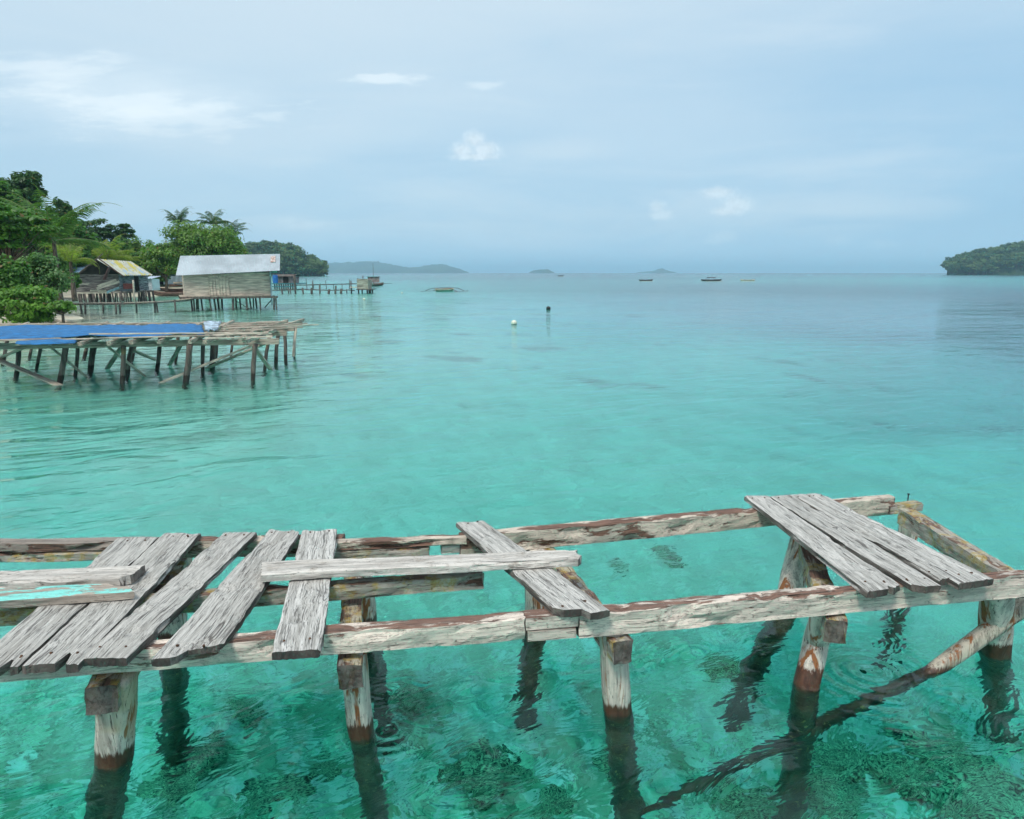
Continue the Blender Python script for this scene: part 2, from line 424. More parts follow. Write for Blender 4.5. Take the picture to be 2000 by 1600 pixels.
# ---------------------------------------------------------------- ground: sea bed, beach and land in one sheet
SHORE = [(-400, -12.5), (-30, -13.5), (0, -16.5), (15, -19), (29, -21.5), (34, -22), (38, -25.5), (45, -31), (52, -37), (62, -38), (69, -32), (80, -31), (100, -42), (200, -70), (420, -180), (560, -250), (600, -330), (700, -600), (16000, -20000)]
def shore_x(y):
    for (a, xa), (b, xb) in zip(SHORE, SHORE[1:]):
        if a <= y <= b: return xa+(xb-xa)*(y-a)/(b-a)
    return SHORE[0][1]
CTRL = [  # (x, y, depth)
    (0, 0, 1.8), (-2, 3, 1.75), (3, 3.5, 1.95), (0, 7, 1.75), (6, 8, 2.0), (-6, 8, 1.6), (12, 12, 3.6), (0, 13, 1.9), (-9, 14, .85), (-5, 18, 1.0),
    (-16, 25, .30), (-10, 30, .55), (-2, 28, 1.4), (6, 20, 2.6), (13, 20, 5.5), (26, 28, 13), (8, 35, 4.4), (20, 45, 12), (-15, 44, .75), (-6, 45, 1.3),
    (2, 60, 2.6), (-28, 66, .7), (-15, 75, 1.5), (18, 70, 10), (60, 60, 18), (40, 110, 15), (0, 110, 7), (-30, 130, 2.5), (80, 170, 6), (10, 190, 7), (150, 230, 4), (0, 320, 12), (200, 420, 9), (-100, 400, 6), (0, 1000, 18), (600, 1000, 18)]
CL = [((x/max(4, y+2))*2.2, math.log(max(3, y+2))*1.3, d) for x, y, d in CTRL]
def depth(x, y):
    a = x/max(4, y+2)*2.2; l = math.log(max(3, y+2))*1.3; s = w = 0
    for ca, cl, d in CL:
        q = math.exp(-((a-ca)**2+(l-cl)**2)*7.0)+1e-7
        s += q*d; w += q
    return s/w
def ground_z(x, y):
    r = math.hypot(x, y)
    sx = shore_x(y)+noise.noise(Vector((y*.13, 1, 0)))*1.2
    inl = sx-x                                    # how far inland
    if y > 560: inl = -50
    if inl > 0:
        z = .10+min(inl*.11, .5)+max(0, inl-5)*.22*(1 if inl < 40 else 0)+(max(0, 35)*.22+(inl-40)*.05 if inl >= 40 else 0)
        z = min(z, 14)
        return z+noise.noise(Vector((x*.3, y*.3, 2)))*.08
    d = depth(x, y)
    t = min(1, -inl/8.0); d = d*t*t*(3-2*t)-.10*(1-t)
    z = -d
    if r < 40:
        near = max(0, 1-r/16.0)
        k = min(1, d/.6)
        z += k*(noise.noise(Vector((x*.7, y*.7, 3)))*.16+noise.noise(Vector((x*2.2, y*2.2, 8)))*.12*(.35+near))
        if near > 0:
            q = noise.noise(Vector((x*5.5, y*5.5, 4))); z += near*(max(0, q-.05)*.30+noise.noise(Vector((x*14, y*14, 6)))*.035)
    return z
def ground():
    az = []; a = -180.0
    while a < 180:
        az.append(a)
        a += .32 if -42 <= a < 42 else (1.2 if -65 <= a < 65 else 6.0)
    rs = [0.0]; r = .5
    while r < 17000: rs.append(r); r *= 1.016 if r < 20 else (1.025 if r < 120 else 1.06)
    V = [(0, 0, ground_z(0, 0))]; Fc = []; n = len(az)
    tab = [(math.sin(math.radians(q)), math.cos(math.radians(q))) for q in az]
    for r in rs[1:]:
        for s, c in tab:
            V.append((r*s, r*c, ground_z(r*s, r*c) if r < 1500 else -18.0))
    for k in range(n): Fc.append((0, 1+k, 1+(k+1) % n))
    for i in range(len(rs)-2):
        for k in range(n):
            a = 1+i*n+k; b = 1+i*n+(k+1) % n
            Fc.append((a, a+n, b+n, b))
    m, T, b = mat('sea_bed_and_shore')
    pos = T.n('ShaderNodeNewGeometry').outputs['Position']; pz = T.sep(pos)[2]; py = T.sep(pos)[1]; px = T.sep(pos)[0]
    flat = T.comb(px, py, 0.0)
    n1 = T.noise(flat, .35, 4, .6); n2 = T.noise(flat, 1.3, 6, .66, .4); n3 = T.noise(flat, 6.0, 5, .7, .6)
    vo = T.n('ShaderNodeTexVoronoi', {'Vector': T.vm('ADD', flat, T.comb(T.math('MULTIPLY', n3, .5), n2, 0.0)), 'Scale': 3.6}); vd = vo.outputs[0]
    sand = T.mix(T.mapr(n2, .35, .65), (.74, .76, .58), (.88, .90, .71))
    rub_lit = T.mix(T.mapr(n3, .33, .60), (.17, .52, .26), (.56, .98, .64))
    rub_lit = T.mix(T.mapr(n3, .55, .64), rub_lit, (.72, .95, .74))  # pale rubble patches also paint the bright swirls of refracted light into the colour
    rub_lit = T.mix(T.mapr(n3, .40, .33), rub_lit, (.04, .13, .055))
    wrp = T.vm('ADD', flat, T.n('ShaderNodeVectorMath', {0: T.comb(n3, n2, 0.0), 'Scale': .22}, operation='SCALE').outputs[0])
    v1 = T.n('ShaderNodeTexVoronoi', {'Vector': wrp, 'Scale': 5.2}); v1e = T.n('ShaderNodeTexVoronoi', {'Vector': wrp, 'Scale': 5.2}, feature='DISTANCE_TO_EDGE').outputs[0]
    v2 = T.n('ShaderNodeTexVoronoi', {'Vector': wrp, 'Scale': 13.0}); v2c = T.sep(v2.outputs['Color'])[0]
    cell = T.sep(v1.outputs['Color'])[0]
    rub_lit = T.mix(T.math('MULTIPLY', T.mapr(cell, .55, .7), .75), rub_lit, T.mix(T.mapr(n3, .4, .6), (.50, .80, .52), (.92, 1.0, .88)))
    rub_lit = T.mix(T.math('MULTIPLY', T.mapr(cell, .32, .2), .7), rub_lit, (.11, .34, .16))
    rub_lit = T.mix(T.mapr(v2c, .72, .8, 0, .55), rub_lit, (.90, 1.0, .88)); rub_lit = T.mix(T.mapr(v2c, .22, .12, 0, .5), rub_lit, (.11, .33, .16))
    rub_lit = T.mix(T.mapr(v1e, .05, .0, 0, .7), rub_lit, (.05, .14, .07))
    dist = T.n('ShaderNodeVectorMath', {0: flat}, operation='LENGTH').outputs['Value']
    nearf = T.mapr(T.math('ADD', dist, T.math('MULTIPLY', T.math('SUBTRACT', n1, .5), 5.0)), 3.6, 8.0, 1, 0)
    f = T.math('MAXIMUM', T.math('MULTIPLY', nearf, T.mapr(n2, .30, .5, .45, 1)), T.math('MULTIPLY', T.mapr(n2, .60, .68), .25))
    c = T.mix(f, sand, rub_lit)
    grassbed = T.math('MULTIPLY', T.mapr(n1, .56, .66), T.mapr(dist, 8, 14, 0, .7))
    c = T.mix(grassbed, c, (.16, .24, .12))
    beach = T.mapr(pz, -.06, .05)
    c = T.mix(beach, c, T.mix(T.mapr(n2, .4, .7), (.62, .55, .42), (.40, .34, .25)))
    soil = T.mapr(T.math('ADD', pz, T.math('MULTIPLY', n2, .3)), .62, .85)
    c = T.mix(soil, c, T.mix(T.mapr(n2, .4, .6), (.035, .05, .015), (.08, .10, .03)))
    T.L(c, b.inputs['Base Color']); b.inputs['Roughness'].default_value = .9
    bp = T.n('ShaderNodeBump', {'Height': T.math('ADD', n3, T.math('MULTIPLY', T.math('MINIMUM', v1e, .2), nearf)), 'Distance': .10, 'Strength': .9}); T.L(bp.outputs[0], b.inputs['Normal'])
    o = mesh('ground', V, Fc, m, smooth=True); tag(o, kind='structure')
ground()

def water():
    N = 128; rs = []; r = 1.0
    while r < 15000: rs.append(r); r *= 1.10
    V = [(0, 0, 0)]; Fc = []
    for r in rs:
        for k in range(N):
            a = 2*math.pi*k/N; V.append((r*math.sin(a), r*math.cos(a), 0))
    for k in range(N): Fc.append((0, 1+(k+1) % N, 1+k))
    for i in range(len(rs)-1):
        for k in range(N):
            a = 1+i*N+k; b = 1+i*N+(k+1) % N; Fc.append((a, b, b+N, a+N))
    last = 1+(len(rs)-1)*N; B = len(V)
    for k in range(N):
        x, y, _ = V[last+k]; V.append((x, y, -26))
    V.append((0, 0, -26)); cen = len(V)-1
    for k in range(N):
        a = last+k; b = last+(k+1) % N; Fc.append((a, b, B+(k+1) % N, B+k)); Fc.append((B+k, B+(k+1) % N, cen))
    m = bpy.data.materials.new('clear_sea_water'); m.use_nodes = True; nt = m.node_tree; nt.nodes.clear(); T = NT(nt)
    pos = T.n('ShaderNodeNewGeometry').outputs['Position']; px, py = T.sep(pos)[0:2]
    flat = T.comb(px, py, 0.0)
    dist = T.n('ShaderNodeVectorMath', {0: flat}, operation='LENGTH').outputs['Value']
    rot = T.n('ShaderNodeVectorRotate', {'Vector': flat, 'Angle': math.radians(-28)}, rotation_type='Z_AXIS').outputs[0]
    an = T.vm('MULTIPLY', rot, (.55, 1.25, 1))
    wv = T.noise(an, 1.15, 3, .5, .7)            # ripples some 40 cm long
    sm = T.noise(T.vm('MULTIPLY', rot, (.7, 1.3, 1)), 4.2, 3, .55, .9)
    big = T.noise(flat, .12, 2, .5)
    calm = T.mapr(big, .38, .62, .45, 1.15)
    leftw = T.mapr(T.math('ADD', px, T.math('MULTIPLY', big, 3.0)), 1.5, -4.5, .0, 1.0)
    amp1 = T.math('MULTIPLY', calm, T.math('ADD', T.math('MULTIPLY', leftw, .10), .030))
    far = T.mapr(dist, 6, 60, 1, 2.0)
    h = T.math('ADD', T.math('MULTIPLY', wv, T.math('MULTIPLY', amp1, far)), T.math('MULTIPLY', sm, T.mapr(dist, 10, 60, .0120, .007)))
    h = T.math('ADD', h, T.math('MULTIPLY', T.noise(T.vm('MULTIPLY', rot, (.8, 1.3, 1)), 11.0, 2, .5, .6), .0016))
    h = T.math('ADD', h, T.math('MULTIPLY', T.noise(T.vm('MULTIPLY', rot, (.35, 1.2, 1)), .28, 2, .5), T.mapr(dist, 5, 40, .0, .06)))
    band = T.noise(T.vm('MULTIPLY', flat, (.22, 1.0, 1)), .9, 3, .55, .3)
    patch = T.mapr(T.noise(T.vm('MULTIPLY', flat, (.35, 1.0, 1)), .06, 2, .5), .40, .60, .25, 1.3)
    h = T.math('ADD', h, T.math('MULTIPLY', band, T.math('MULTIPLY', patch, T.mapr(dist, 8, 30, .0, .045))))
    h = T.math('ADD', h, T.math('MULTIPLY', T.noise(T.vm('MULTIPLY', rot, (.5, 1.4, 1)), 2.4, 2, .5, .5), T.math('MULTIPLY', patch, T.mapr(dist, 5, 12, .0, .012))))
    h = T.math('MULTIPLY', h, T.mapr(dist, 30, 160, 1.0, .30))
    for (qx, qy, fr, am, ex) in ((1700, 1310, 70.0, .0030, 4.2), (755, 1425, 85.0, .0016, 7.0), (1290, 1412, 90.0, .0014, 8.0)):
        p = at(qx, qy, 0)
        rr = T.n('ShaderNodeVectorMath', {0: flat, 1: (p.x, p.y, 0)}, operation='DISTANCE').outputs['Value']
        rg = T.math('MULTIPLY', T.math('SINE', T.math('MULTIPLY', rr, fr)), T.math('MULTIPLY', T.math('EXPONENT', T.math('MULTIPLY', rr, -ex)), am))
        h = T.math('ADD', h, rg)
    bp = T.n('ShaderNodeBump', {'Height': h, 'Distance': 1.0, 'Strength': 1.0})
    g = T.n('ShaderNodeBsdfGlass', {'Color': (1, 1, 1, 1), 'Roughness': T.mapr(dist, 14, 90, 0.0, .19), 'IOR': 1.33, 'Normal': bp.outputs[0]})
    dens = 1.0; sig = (.46, .040, .032)
    va = T.n('ShaderNodeVolumeAbsorption', {'Color': tuple(1-s/dens for s in sig)+(1,), 'Density': dens})
    T.n('ShaderNodeOutputMaterial', {0: g.outputs[0], 1: va.outputs[0]})
    o = mesh('water', V, Fc, m); tag(o, kind='structure')
water()

# ---------------------------------------------------------------- the near jetty
ZB, ZT, PT = .440, .568, .036        # stringer underside, stringer top, plank thickness
ZP = ZT+PT
jet = thing('jetty', 'ruined grey and white plank jetty over clear water in the foreground', 'jetty', at(1000, 1300, 0))
def stringer(a, b, w, zt, h, m, lab=None, **k):
    """beam whose near top edge runs between two sight lines at level zt"""
    p0, p1 = at(*a, zt), at(*b, zt); d = (p1-p0).normalized(); nrm = Vector((-d.y, d.x, 0))*(w/2)
    o = board('stringer', p0+nrm, p1+nrm, w, h, m, jet, ny=6, nz=4, rough=k.pop('rough', .006), chip=k.pop('chip', .05), **k)
    if lab: o['label'] = lab
    return o
NW = .085
stringer((-120, 1299), (1026, 1208), NW, ZT, .105, WHITE, seed=1, warp=0)
stringer((1027, 1208), (1130, 1200), NW, ZT, .062, WHITE, seed=2, chip=.01, rough=.002)
stringer((1132, 1200), (2080, 1118), NW, ZT, .122, WHITE, seed=3)
# the lower tongue of the scarf joint
p0, p1 = at(1030, 1208, ZT), at(1126, 1200, ZT)
d = (p1-p0).normalized(); nr = Vector((-d.y, d.x, 0))*(NW/2)
board('scarf_joint', p0+nr-Vector((0, 0, .066)), p1+nr-Vector((0, 0, .066)), NW, .05, WHITE, jet, ny=6, nz=3, rough=.002, seed=4)
# middle stringer
stringer((-60, 1196), (944, 1122), .075, ZT-.004, .085, MIDB, seed=5, chip=.08)
# far stringer: rotten upper layer over a lower beam on the left, one beam on the right
stringer((-60, 1062), (300, 1058), .085, ZT, .055, DARKB, seed=6, chip=.10)
stringer((-60, 1084), (330, 1078), .08, ZT-.062, .052, MIDB, seed=7, chip=.08)
stringer((290, 1058), (668, 1052), .085, ZT, .112, FARB, seed=8, chip=.10)
stringer((655, 1060), (912, 1049), .07, ZT, .05, FARB, seed=9, chip=.09)
stringer((640, 1078), (838, 1069), .07, ZT-.054, .062, MIDB, seed=10, chip=.05)
stringer((862, 1066), (960, 1060), .07, ZT-.054, .058, PALE, seed=12, chip=.05)
stringer((900, 1049), (1752, 972), .09, ZT, .125, FARB, seed=11, chip=.05)
stringer((1740, 990), (1804, 984), .09, ZT-.055, .06, MIDB, seed=14, chip=.04)
# crossbeams under the stringers
def cross(near, far, w, h, z, m=CROSS, seed=0, zf=None, fwd=.0):
    p0, p1 = at(*near, z), at(*far, z if zf is None else zf)
    p0 = p0-(p1-p0).normalized()*fwd
    return board('crossbeam', p0, p1, w, h, m, jet, ny=5, nz=4, rough=.006, chip=.03, seed=seed)
cross((194, 1341), (356, 1070), .125, .125, ZB-.004, seed=21, fwd=.0)
cross((682, 1299), (692, 1058), .105, .115, ZB-.004, seed=22)
cross((1217, 1252), (1052, 1048), .095, .115, ZB-.004, seed=23)
cross((1634, 1212), (1566, 1020), .105, .120, ZB-.004, seed=24)
cross((1990, 1128), (1770, 992), .10, .115, ZT-.02, MIDB, seed=25)
# posts
def jpost(pts, r, seed, sq=.35, **k):
    return pole('post', pts, r, POST, jet, n=20, sq=sq, seed=seed, rough=k.pop('rough', .10), step=.03, rf=3.0, **k)
def P(px, py, z=0.0): return at(px, py, z)
def ground_post(top, wl, r, seed, ztop=ZB-.006, r1=None, bend=None, sq=.35, shift=(0, 0)):
    a = P(*top, ztop); b = P(*wl, 0.0); back = Vector((0, r*.9, 0)); a = a+back; b = b+back; d = (b-a)/(a.z-b.z)
    e = b+d*2.3+Vector((shift[0], shift[1], 0))
    pts = [a]+([P(*bend)+back] if bend else [])+[b, e]
    return jpost(pts, r, seed, sq, r1=r1)
ground_post((212, 1330), (206, 1500), .073, 1, r1=.082)
ground_post((684, 1288), (702, 1444), .054, 2, r1=.063, sq=.5)
ground_post((1199, 1240), (1208, 1399), .068, 3, r1=.076)
ground_post((1624, 1198), (1585, 1348), .060, 4, bend=(1603, 1262, .2), r1=.072, shift=(.30, 0))
ground_post((1966, 1164), (1958, 1286), .073, 5, r1=.085, sq=.3)
def far_post(top, wl, foot, r, seed, sq=.4, ztop=ZB-.006):
    a = P(*top, ztop); b = P(*wl, 0.0); e = under(*foot, 1.72)
    return jpost([a, b, e, e+(e-b)*.25], r, seed, sq)
far_post((333, 1106), (338, 1262), (345, 1490), .065, 6, .7)
far_post((700, 1078), (716, 1222), (752, 1440), .062, 7)
far_post((1050, 1070), (1046, 1205), (1026, 1420), .070, 8)
far_post((1570, 1046), (1536, 1188), (1432, 1400), .072, 9)
far_post((1778, 1012), (1762, 1118), (1735, 1275), .055, 10, ztop=.42)
# long fallen brace running down through the water
W = P(1828, 1306, 0.0); E0 = Vector((.65, 3.22, -1.05)); A = W+(W-E0)*.40; b3 = E0
br = resample([A, W, W+(b3-W)*.5+Vector((0, -.02, -.03)), b3], .04)
o0 = br[0].copy(); nb = len(br)
V, Fc = tube_geo([p-o0 for p in br], [.044-.014*i/nb for i in range(nb)], 14, .5, 11, .14, 2.2)
BRM = m_post('brace_wood', .015, (.60, .53, .42))
mesh('brace', V, Fc, BRM, jet, Matrix.Translation(o0), smooth=True)

def jag(*pts):
    """end outline: (t, how far the end is eaten back)"""
    def f(t):
        for (a, va), (b, vb) in zip(pts, pts[1:]):
            if a <= t <= b: return va+(vb-va)*(t-a)/max(1e-6, b-a)
        return pts[-1][1]
    return f
NAIL = simple('rusty_iron', (.10, .045, .02), .8, .4, 60)
def deck(fl, fr, nr, nl, seed, z=ZP, m=GREY, h=PT, lab=None, **k):
    o = quad_board('plank', fl, fr, nr, nl, z, h, m, jet, seed=seed, rough=.0045, chip=k.pop('chip', .03), **k)
    if lab: o['label'] = lab
    xs = [v.co.x for v in o.data.vertices]; L = max(xs); rn = random.Random(seed)
    for x in (.085, L-.06):
        for sgn in (-.28, .28):
            yy = sgn*.17+rn.uniform(-.02, .02)
            nh = mesh('nail_head', *tube_geo([(x+rn.uniform(-.02, .02), yy, -.006), (x, yy, .0035)], [.0055, .005], 8), NAIL, o, world=False); nh.location = (0, 0, 0)
deck((230, 1051), (308, 1050), (34, 1302), (-70, 1310), 31, prof0=jag((0, 0), (.18, .0), (.2, .05), (.3, .06), (.34, 0), (1, 0)))
deck((320, 1042), (392, 1040), (152, 1297), (42, 1300), 32, prof0=jag((0, 0), (.22, .0), (.25, .07), (.36, .09), (.4, .01), (1, 0)))
deck((436, 1040), (502, 1039), (246, 1285), (156, 1286), 33, chip=.05)
deck((527, 1033), (588, 1036), (420, 1280), (296, 1287), 34, lab='deck plank with a broken near end', prof0=jag((0, .10), (.12, .09), (.6, .075), (.66, .0), (1, .0)), prof1=jag((0, .03), (.3, 0), (.45, .03), (.7, .02), (1, 0)), chip=.06)
deck((590, 1035), (659, 1033), (627, 1268), (531, 1274), 35, lab='deck plank split down its middle', prof1=jag((0, 0), (.3, 0), (.5, .03), (1, .0)))
deck((891, 1020), (945, 1016), (1187, 1188), (1098, 1202), 36, lab='lone plank lying aslant over the gap', prof0=jag((0, -.02), (.45, -.02), (.5, .03), (.9, .05), (1, .09)))
deck((1455, 968), (1500, 968), (1766, 1146), (1694, 1156), 37, prof0=jag((0, .03), (.3, .0), (.35, .04), (.4, 0), (1, 0)))
deck((1504, 970), (1552, 966), (1838, 1142), (1788, 1148), 38, prof0=jag((0, -.01), (.4, .0), (.6, .0), (1, .04)))
deck((1548, 966), (1573, 965), (1866, 1128), (1835, 1131), 39)
deck((1574, 965), (1604, 963), (1942, 1130), (1872, 1140), 40)
# bent nail at the far right corner
nl = MB(); q = P(1773, 978, ZT); nl.add(tube_geo([q, q+Vector((0, 0, .045))], .004, 8)); nl.add(tube_geo([q+Vector((.0, 0, .045)), q+Vector((0, 0, .05))], .009, 8))
nl.out('nail', DARK, jet)

# loose planks lying on the deck
def loose(name, lab, pts, z, h, m, seed, **k):
    o = quad_board(name, *pts, z, h, m, None, seed=seed, rough=.005, **k); return tag(o, lab, 'plank', 'loose planks lying on the jetty')
ZL = ZP+.046
loose('loose_plank', 'pale loose plank with a rough end, lying just beyond the turquoise painted one', ((282, 1103), (252, 1129), (-90, 1138), (-90, 1117)), ZL, .044, PALE, 51, chip=.05, prof1=jag((0, .05), (.3, .0), (.5, .0), (1, 0)))
loose('loose_plank', 'loose plank with flaking turquoise paint at the left edge', ((240, 1137), (260, 1154), (-90, 1178), (-90, 1150)), ZL, .044, TURQ, 52, chip=.03, prof1=jag((0, 0), (.5, 0), (.52, .05), (1, .07)))
loose('loose_plank', 'long whitish loose plank lying lengthwise over the middle of the jetty', ((1126, 1072), (1140, 1092), (510, 1122), (512, 1097)), ZL, .042, PALE, 53, chip=.04, prof1=jag((0, .03), (.3, .0), (.6, .02), (1, 0)))

# ---------------------------------------------------------------- coral and rock on the sea bed
ROCK = simple('coral_rock', (.34, .60, .34), .9, .6, 7.0, bump=.03)
def rock_mesh(seed):
    bm = bmesh.new(); bmesh.ops.create_icosphere(bm, subdivisions=4, radius=1.0)
    for v in bm.verts:
        n = v.co.normalized(); q = n*1.3+Vector((seed*5, 0, 0))
        v.co = n*(1+noise.noise(q)*.6+noise.noise(q*2.4)*.28+noise.noise(q*6)*.07); v.co.z *= .62
    me = bpy.data.meshes.new('coral_rock'); bm.to_mesh(me); bm.free(); me.materials.append(ROCK)
    me.polygons.foreach_set('use_smooth', [True]*len(me.polygons)); return me
RM = [rock_mesh(i) for i in range(3)]
rocks = [(930, 1520, .20, 'dark weedy coral rock in the middle of the bottom edge'), (990, 1500, .13, 'small dark rock touching the weedy coral rock at the bottom middle'),
    (890, 1530, .12, 'pale sided rock left of the weedy coral rock at the bottom middle'), (1210, 1490, .13, 'rock beside the foot of the middle near post'),
    (1080, 1570, .12, 'small rock right of the weedy coral rock near the bottom edge'), (1470, 1560, .17, 'rock below the sunken end of the brace'),
    (1660, 1480, .22, 'broad green coral rock right of the sunken brace'), (1760, 1500, .20, 'coral rock between the brace and the right hand near post'),
    (1850, 1450, .28, 'large dark coral rock left of the right hand near post'), (1930, 1540, .26, 'dark coral rock in the bottom right corner'),
    (1640, 1560, .16, 'rock low between the two right hand near posts'), (400, 1480, .16, 'dark rock between the two left hand near posts'),
    (560, 1540, .20, 'wide rock lying near the second near post'), (470, 1400, .13, 'dark rock right of the leftmost near post, under the deck'),
    (640, 1500, .12, 'small rock at the foot of the second near post'), (330, 1550, .15, 'rock right of the leftmost near post at the bottom edge'),
    (800, 1370, .13, 'green rock under the long stringer left of centre'), (1300, 1090, .16, 'dark patch of coral beyond the jetty right of centre'),
    (1215, 1105, .10, 'small coral head just beyond the jetty gap'), (1410, 1300, .14, 'rock near the foot of the leaning far post')]
for i, (px, py, s, lab) in enumerate(rocks):
    p = under(px, py, 1.72); o = bpy.data.objects.new('coral_rock', RM[i % 3]); link(o)
    o.location = (p.x, p.y, ground_z(p.x, p.y)+.01); o.scale = (s, s*R.uniform(.7, 1.1), s*R.uniform(.6, .9)); o.rotation_euler = (0, 0, R.uniform(0, 6.28))
    tag(o, lab, 'rock', 'coral rocks on the sea bed')

# ---------------------------------------------------------------- buoys
BW = simple('white_buoy_plastic', (.80, .78, .62), .4, .1, 5); BK = simple('black_buoy_plastic', (.015, .018, .02), .4, .2, 5)
def buoy(px, py, r, m, lab):
    p = at(px, py, 0); t = thing('buoy', lab, 'buoy', (p.x, p.y, 0), 'mooring buoys on the water')
    bm = bmesh.new(); bmesh.ops.create_uvsphere(bm, u_segments=24, v_segments=16, radius=r); bmesh.ops.translate(bm, verts=bm.verts, vec=(0, 0, r*.55))
    me = bpy.data.meshes.new('float'); bm.to_mesh(me); bm.free(); me.materials.append(m); me.polygons.foreach_set('use_smooth', [True]*len(me.polygons))
    link(bpy.data.objects.new('float', me), t)
    V, Fc = tube_geo([(0, 0, -.02), (0, 0, r*.12)], [r*.93, r*.97], 16)
    mesh('waterline_band', V, Fc, BK if m is BW else simple('weed_band', (.05, .07, .03)), t, world=False)
    V, Fc = tube_geo([(0, 0, r*1.42), (0, 0, r*1.6)], [r*.16, r*.12], 8); mesh('cap', V, Fc, m, t, world=False)
buoy(1004, 634, .120, BW, 'round white buoy floating nearest the middle of the bay')
buoy(1071, 605, .130, BK, 'round black buoy floating beyond the white one')
buoy(711, 586, .105, BW, 'small pale buoy off the end of the far plank hut')
buoy(785, 573, .090, BW, 'tiny pale buoy left of the outrigger boat')

# ---------------------------------------------------------------- foliage
def leaves(mb, rng, c, rad, n, size, flat=.35, shell=.55, shape=1.7):
    V, Fc = mb.V, mb.F
    for _ in range(n):
        while True:
            d = Vector((rng.uniform(-1, 1), rng.uniform(-1, 1), rng.uniform(-1, 1)))
            if .05 < d.length < 1: break
        d.normalize(); k = shell+(1-shell)*rng.random()
        p = Vector((c[0]+d.x*rad[0]*k, c[1]+d.y*rad[1]*k, c[2]+d.z*rad[2]*k))
        nr = (d*.8+Vector((0, 0, flat*2))+Vector((rng.uniform(-1, 1), rng.uniform(-1, 1), rng.uniform(-1, 1)))*.7).normalized()
        t = nr.cross(Vector((rng.uniform(-1, 1), rng.uniform(-1, 1), rng.uniform(-.5, .5)))).normalized(); s = nr.cross(t)
        L = size*rng.uniform(.7, 1.3); w = L/shape; b = len(V)
        V += [tuple(p-t*L*.5), tuple(p+s*w*.5-nr*L*.05), tuple(p+t*L*.5-nr*L*.12), tuple(p-s*w*.5-nr*L*.05)]
        Fc.append((b, b+1, b+2, b+3))
def broad(lab, px, pyt, pyb, hw, Y, m, seed, base=None, nclump=26, nleaf=150, size=.22, name='broadleaf_tree', cat='tree', layered=False, depthf=.8, trunk=True, group='trees along the shore'):
    """tree with crown between two heights; every clump hangs on its own limb"""
    rng = random.Random(seed); X = gx(px, Y); zt, zb = zz(pyt, Y), zz(pyb, Y); rx = hw*Y/F; rz = (zt-zb)/2; cz = (zt+zb)/2
    gz = ground_z(X, Y) if base is None else base
    t = thing(name, lab, cat, (X, Y, gz), group); M = MB(); W = MB()
    if trunk: W.add(tube_geo([(0, 0, -.3), (rx*.05, 0, (cz-gz)*.5), (-rx*.04, 0, cz-gz)], [max(.06, rx*.07), max(.05, rx*.05), .03], 8, 0, seed, .15, 1))
    for i in range(nclump):
        a = rng.uniform(0, 6.283); u = rng.uniform(-1, 1); rr = math.sqrt(max(0, 1-u*u)); k = rng.uniform(.55, .86)
        if layered: u = round(u*2.5)/2.5; rr = math.sqrt(max(0, 1-u*u*.8))
        c = (math.cos(a)*rr*rx*k, math.sin(a)*rr*rx*depthf*k, cz-gz+u*rz*k)
        q = rng.uniform(.20, .36); rad = (rx*q*1.15, rx*q, rz*q*(.45 if layered else .95))
        leaves(M, rng, c, rad, nleaf, size, .6 if layered else .35, .35)
        if trunk: W.add(tube_geo([(0, 0, max(0.1, (cz-gz)*.45)), (c[0]*.5, c[1]*.5, (c[2]+(cz-gz)*.45)*.5-.05), c], [max(.03, rx*.025), .025, .01], 5))
    leaves(M, rng, (0, 0, cz-gz), (rx*.72, rx*.6, rz*.74), nleaf*6, size*1.1, .4, .2)
    mesh('crown', M.V, M.F, m, t, world=False)
    if trunk: mesh('trunk', W.V, W.F, BARK, t, world=False, smooth=True)
    return t
def palm(lab, px, py, Y, L, m, seed, nf=16, droop=1.0, lean=0, base=None, up=12, group='coconut palms along the shore'):
    rng = random.Random(seed); X = gx(px, Y); z = zz(py, Y); gz = ground_z(X, Y) if base is None else base
    t = thing('coconut_palm', lab, 'palm', (X, Y, gz), group); H = z-gz
    q = [(-lean*(1-i/8)**1.5, 0, -.3+(H+.3)*i/8) for i in range(9)]
    V, Fc = tube_geo(q, [.16-.07*i/8 for i in range(9)], 10, 0, seed, .06, 5); mesh('trunk', V, Fc, BARK, t, world=False, smooth=True)
    M = MB(); S = MB()
    for i in range(nf):
        az = i*2.399+rng.uniform(-.2, .2); el = math.radians(rng.uniform(5, 75)+up); l = L*rng.uniform(.85, 1.1); d = Vector((math.cos(az), math.sin(az), 0))
        pts = []; p = Vector((0, 0, H)); e = el; n = 16
        for k in range(n+1):
            pts.append(p.copy()); p = p+(d*math.cos(e)+Vector((0, 0, math.sin(e))))*(l/n); e -= droop*(.025+.010*k)*1.05
        S.add(tube_geo(pts, [.022*(1-k/(n+2)) for k in range(n+1)], 5))
        side = Vector((-d.y, d.x, 0))
        for k in range(2, n*3+1):
            u = k/(n*3); j = min(n-1, int(u*n)); a = pts[j].lerp(pts[j+1], u*n-j); tan = (pts[j+1]-pts[j]).normalized()
            wl = l*.19*math.sin(min(1, u*1.15+.12)*math.pi)**.6+.05
            for s in (-1, 1):
                dirv = (side*s*.85+tan*.55+Vector((0, 0, -.45+rng.uniform(-.2, .2)))).normalized(); wd = tan*.020*l/3
                b = len(M.V); e2 = a+dirv*wl+Vector((0, 0, -wl*.12))
                M.V += [tuple(a-wd), tuple(a+wd), tuple(a+dirv*wl*.6+wd*.8), tuple(e2), tuple(a+dirv*wl*.6-wd*.8)]
                M.F.append((b, b+1, b+2, b+3, b+4))
    mesh('frond', M.V, M.F, m, t, world=False)['kind'] = 'stuff'
    mesh('midrib', S.V, S.F, simple('palm_midrib', (.30, .30, .12)), t, world=False)['kind'] = 'stuff'
    return t
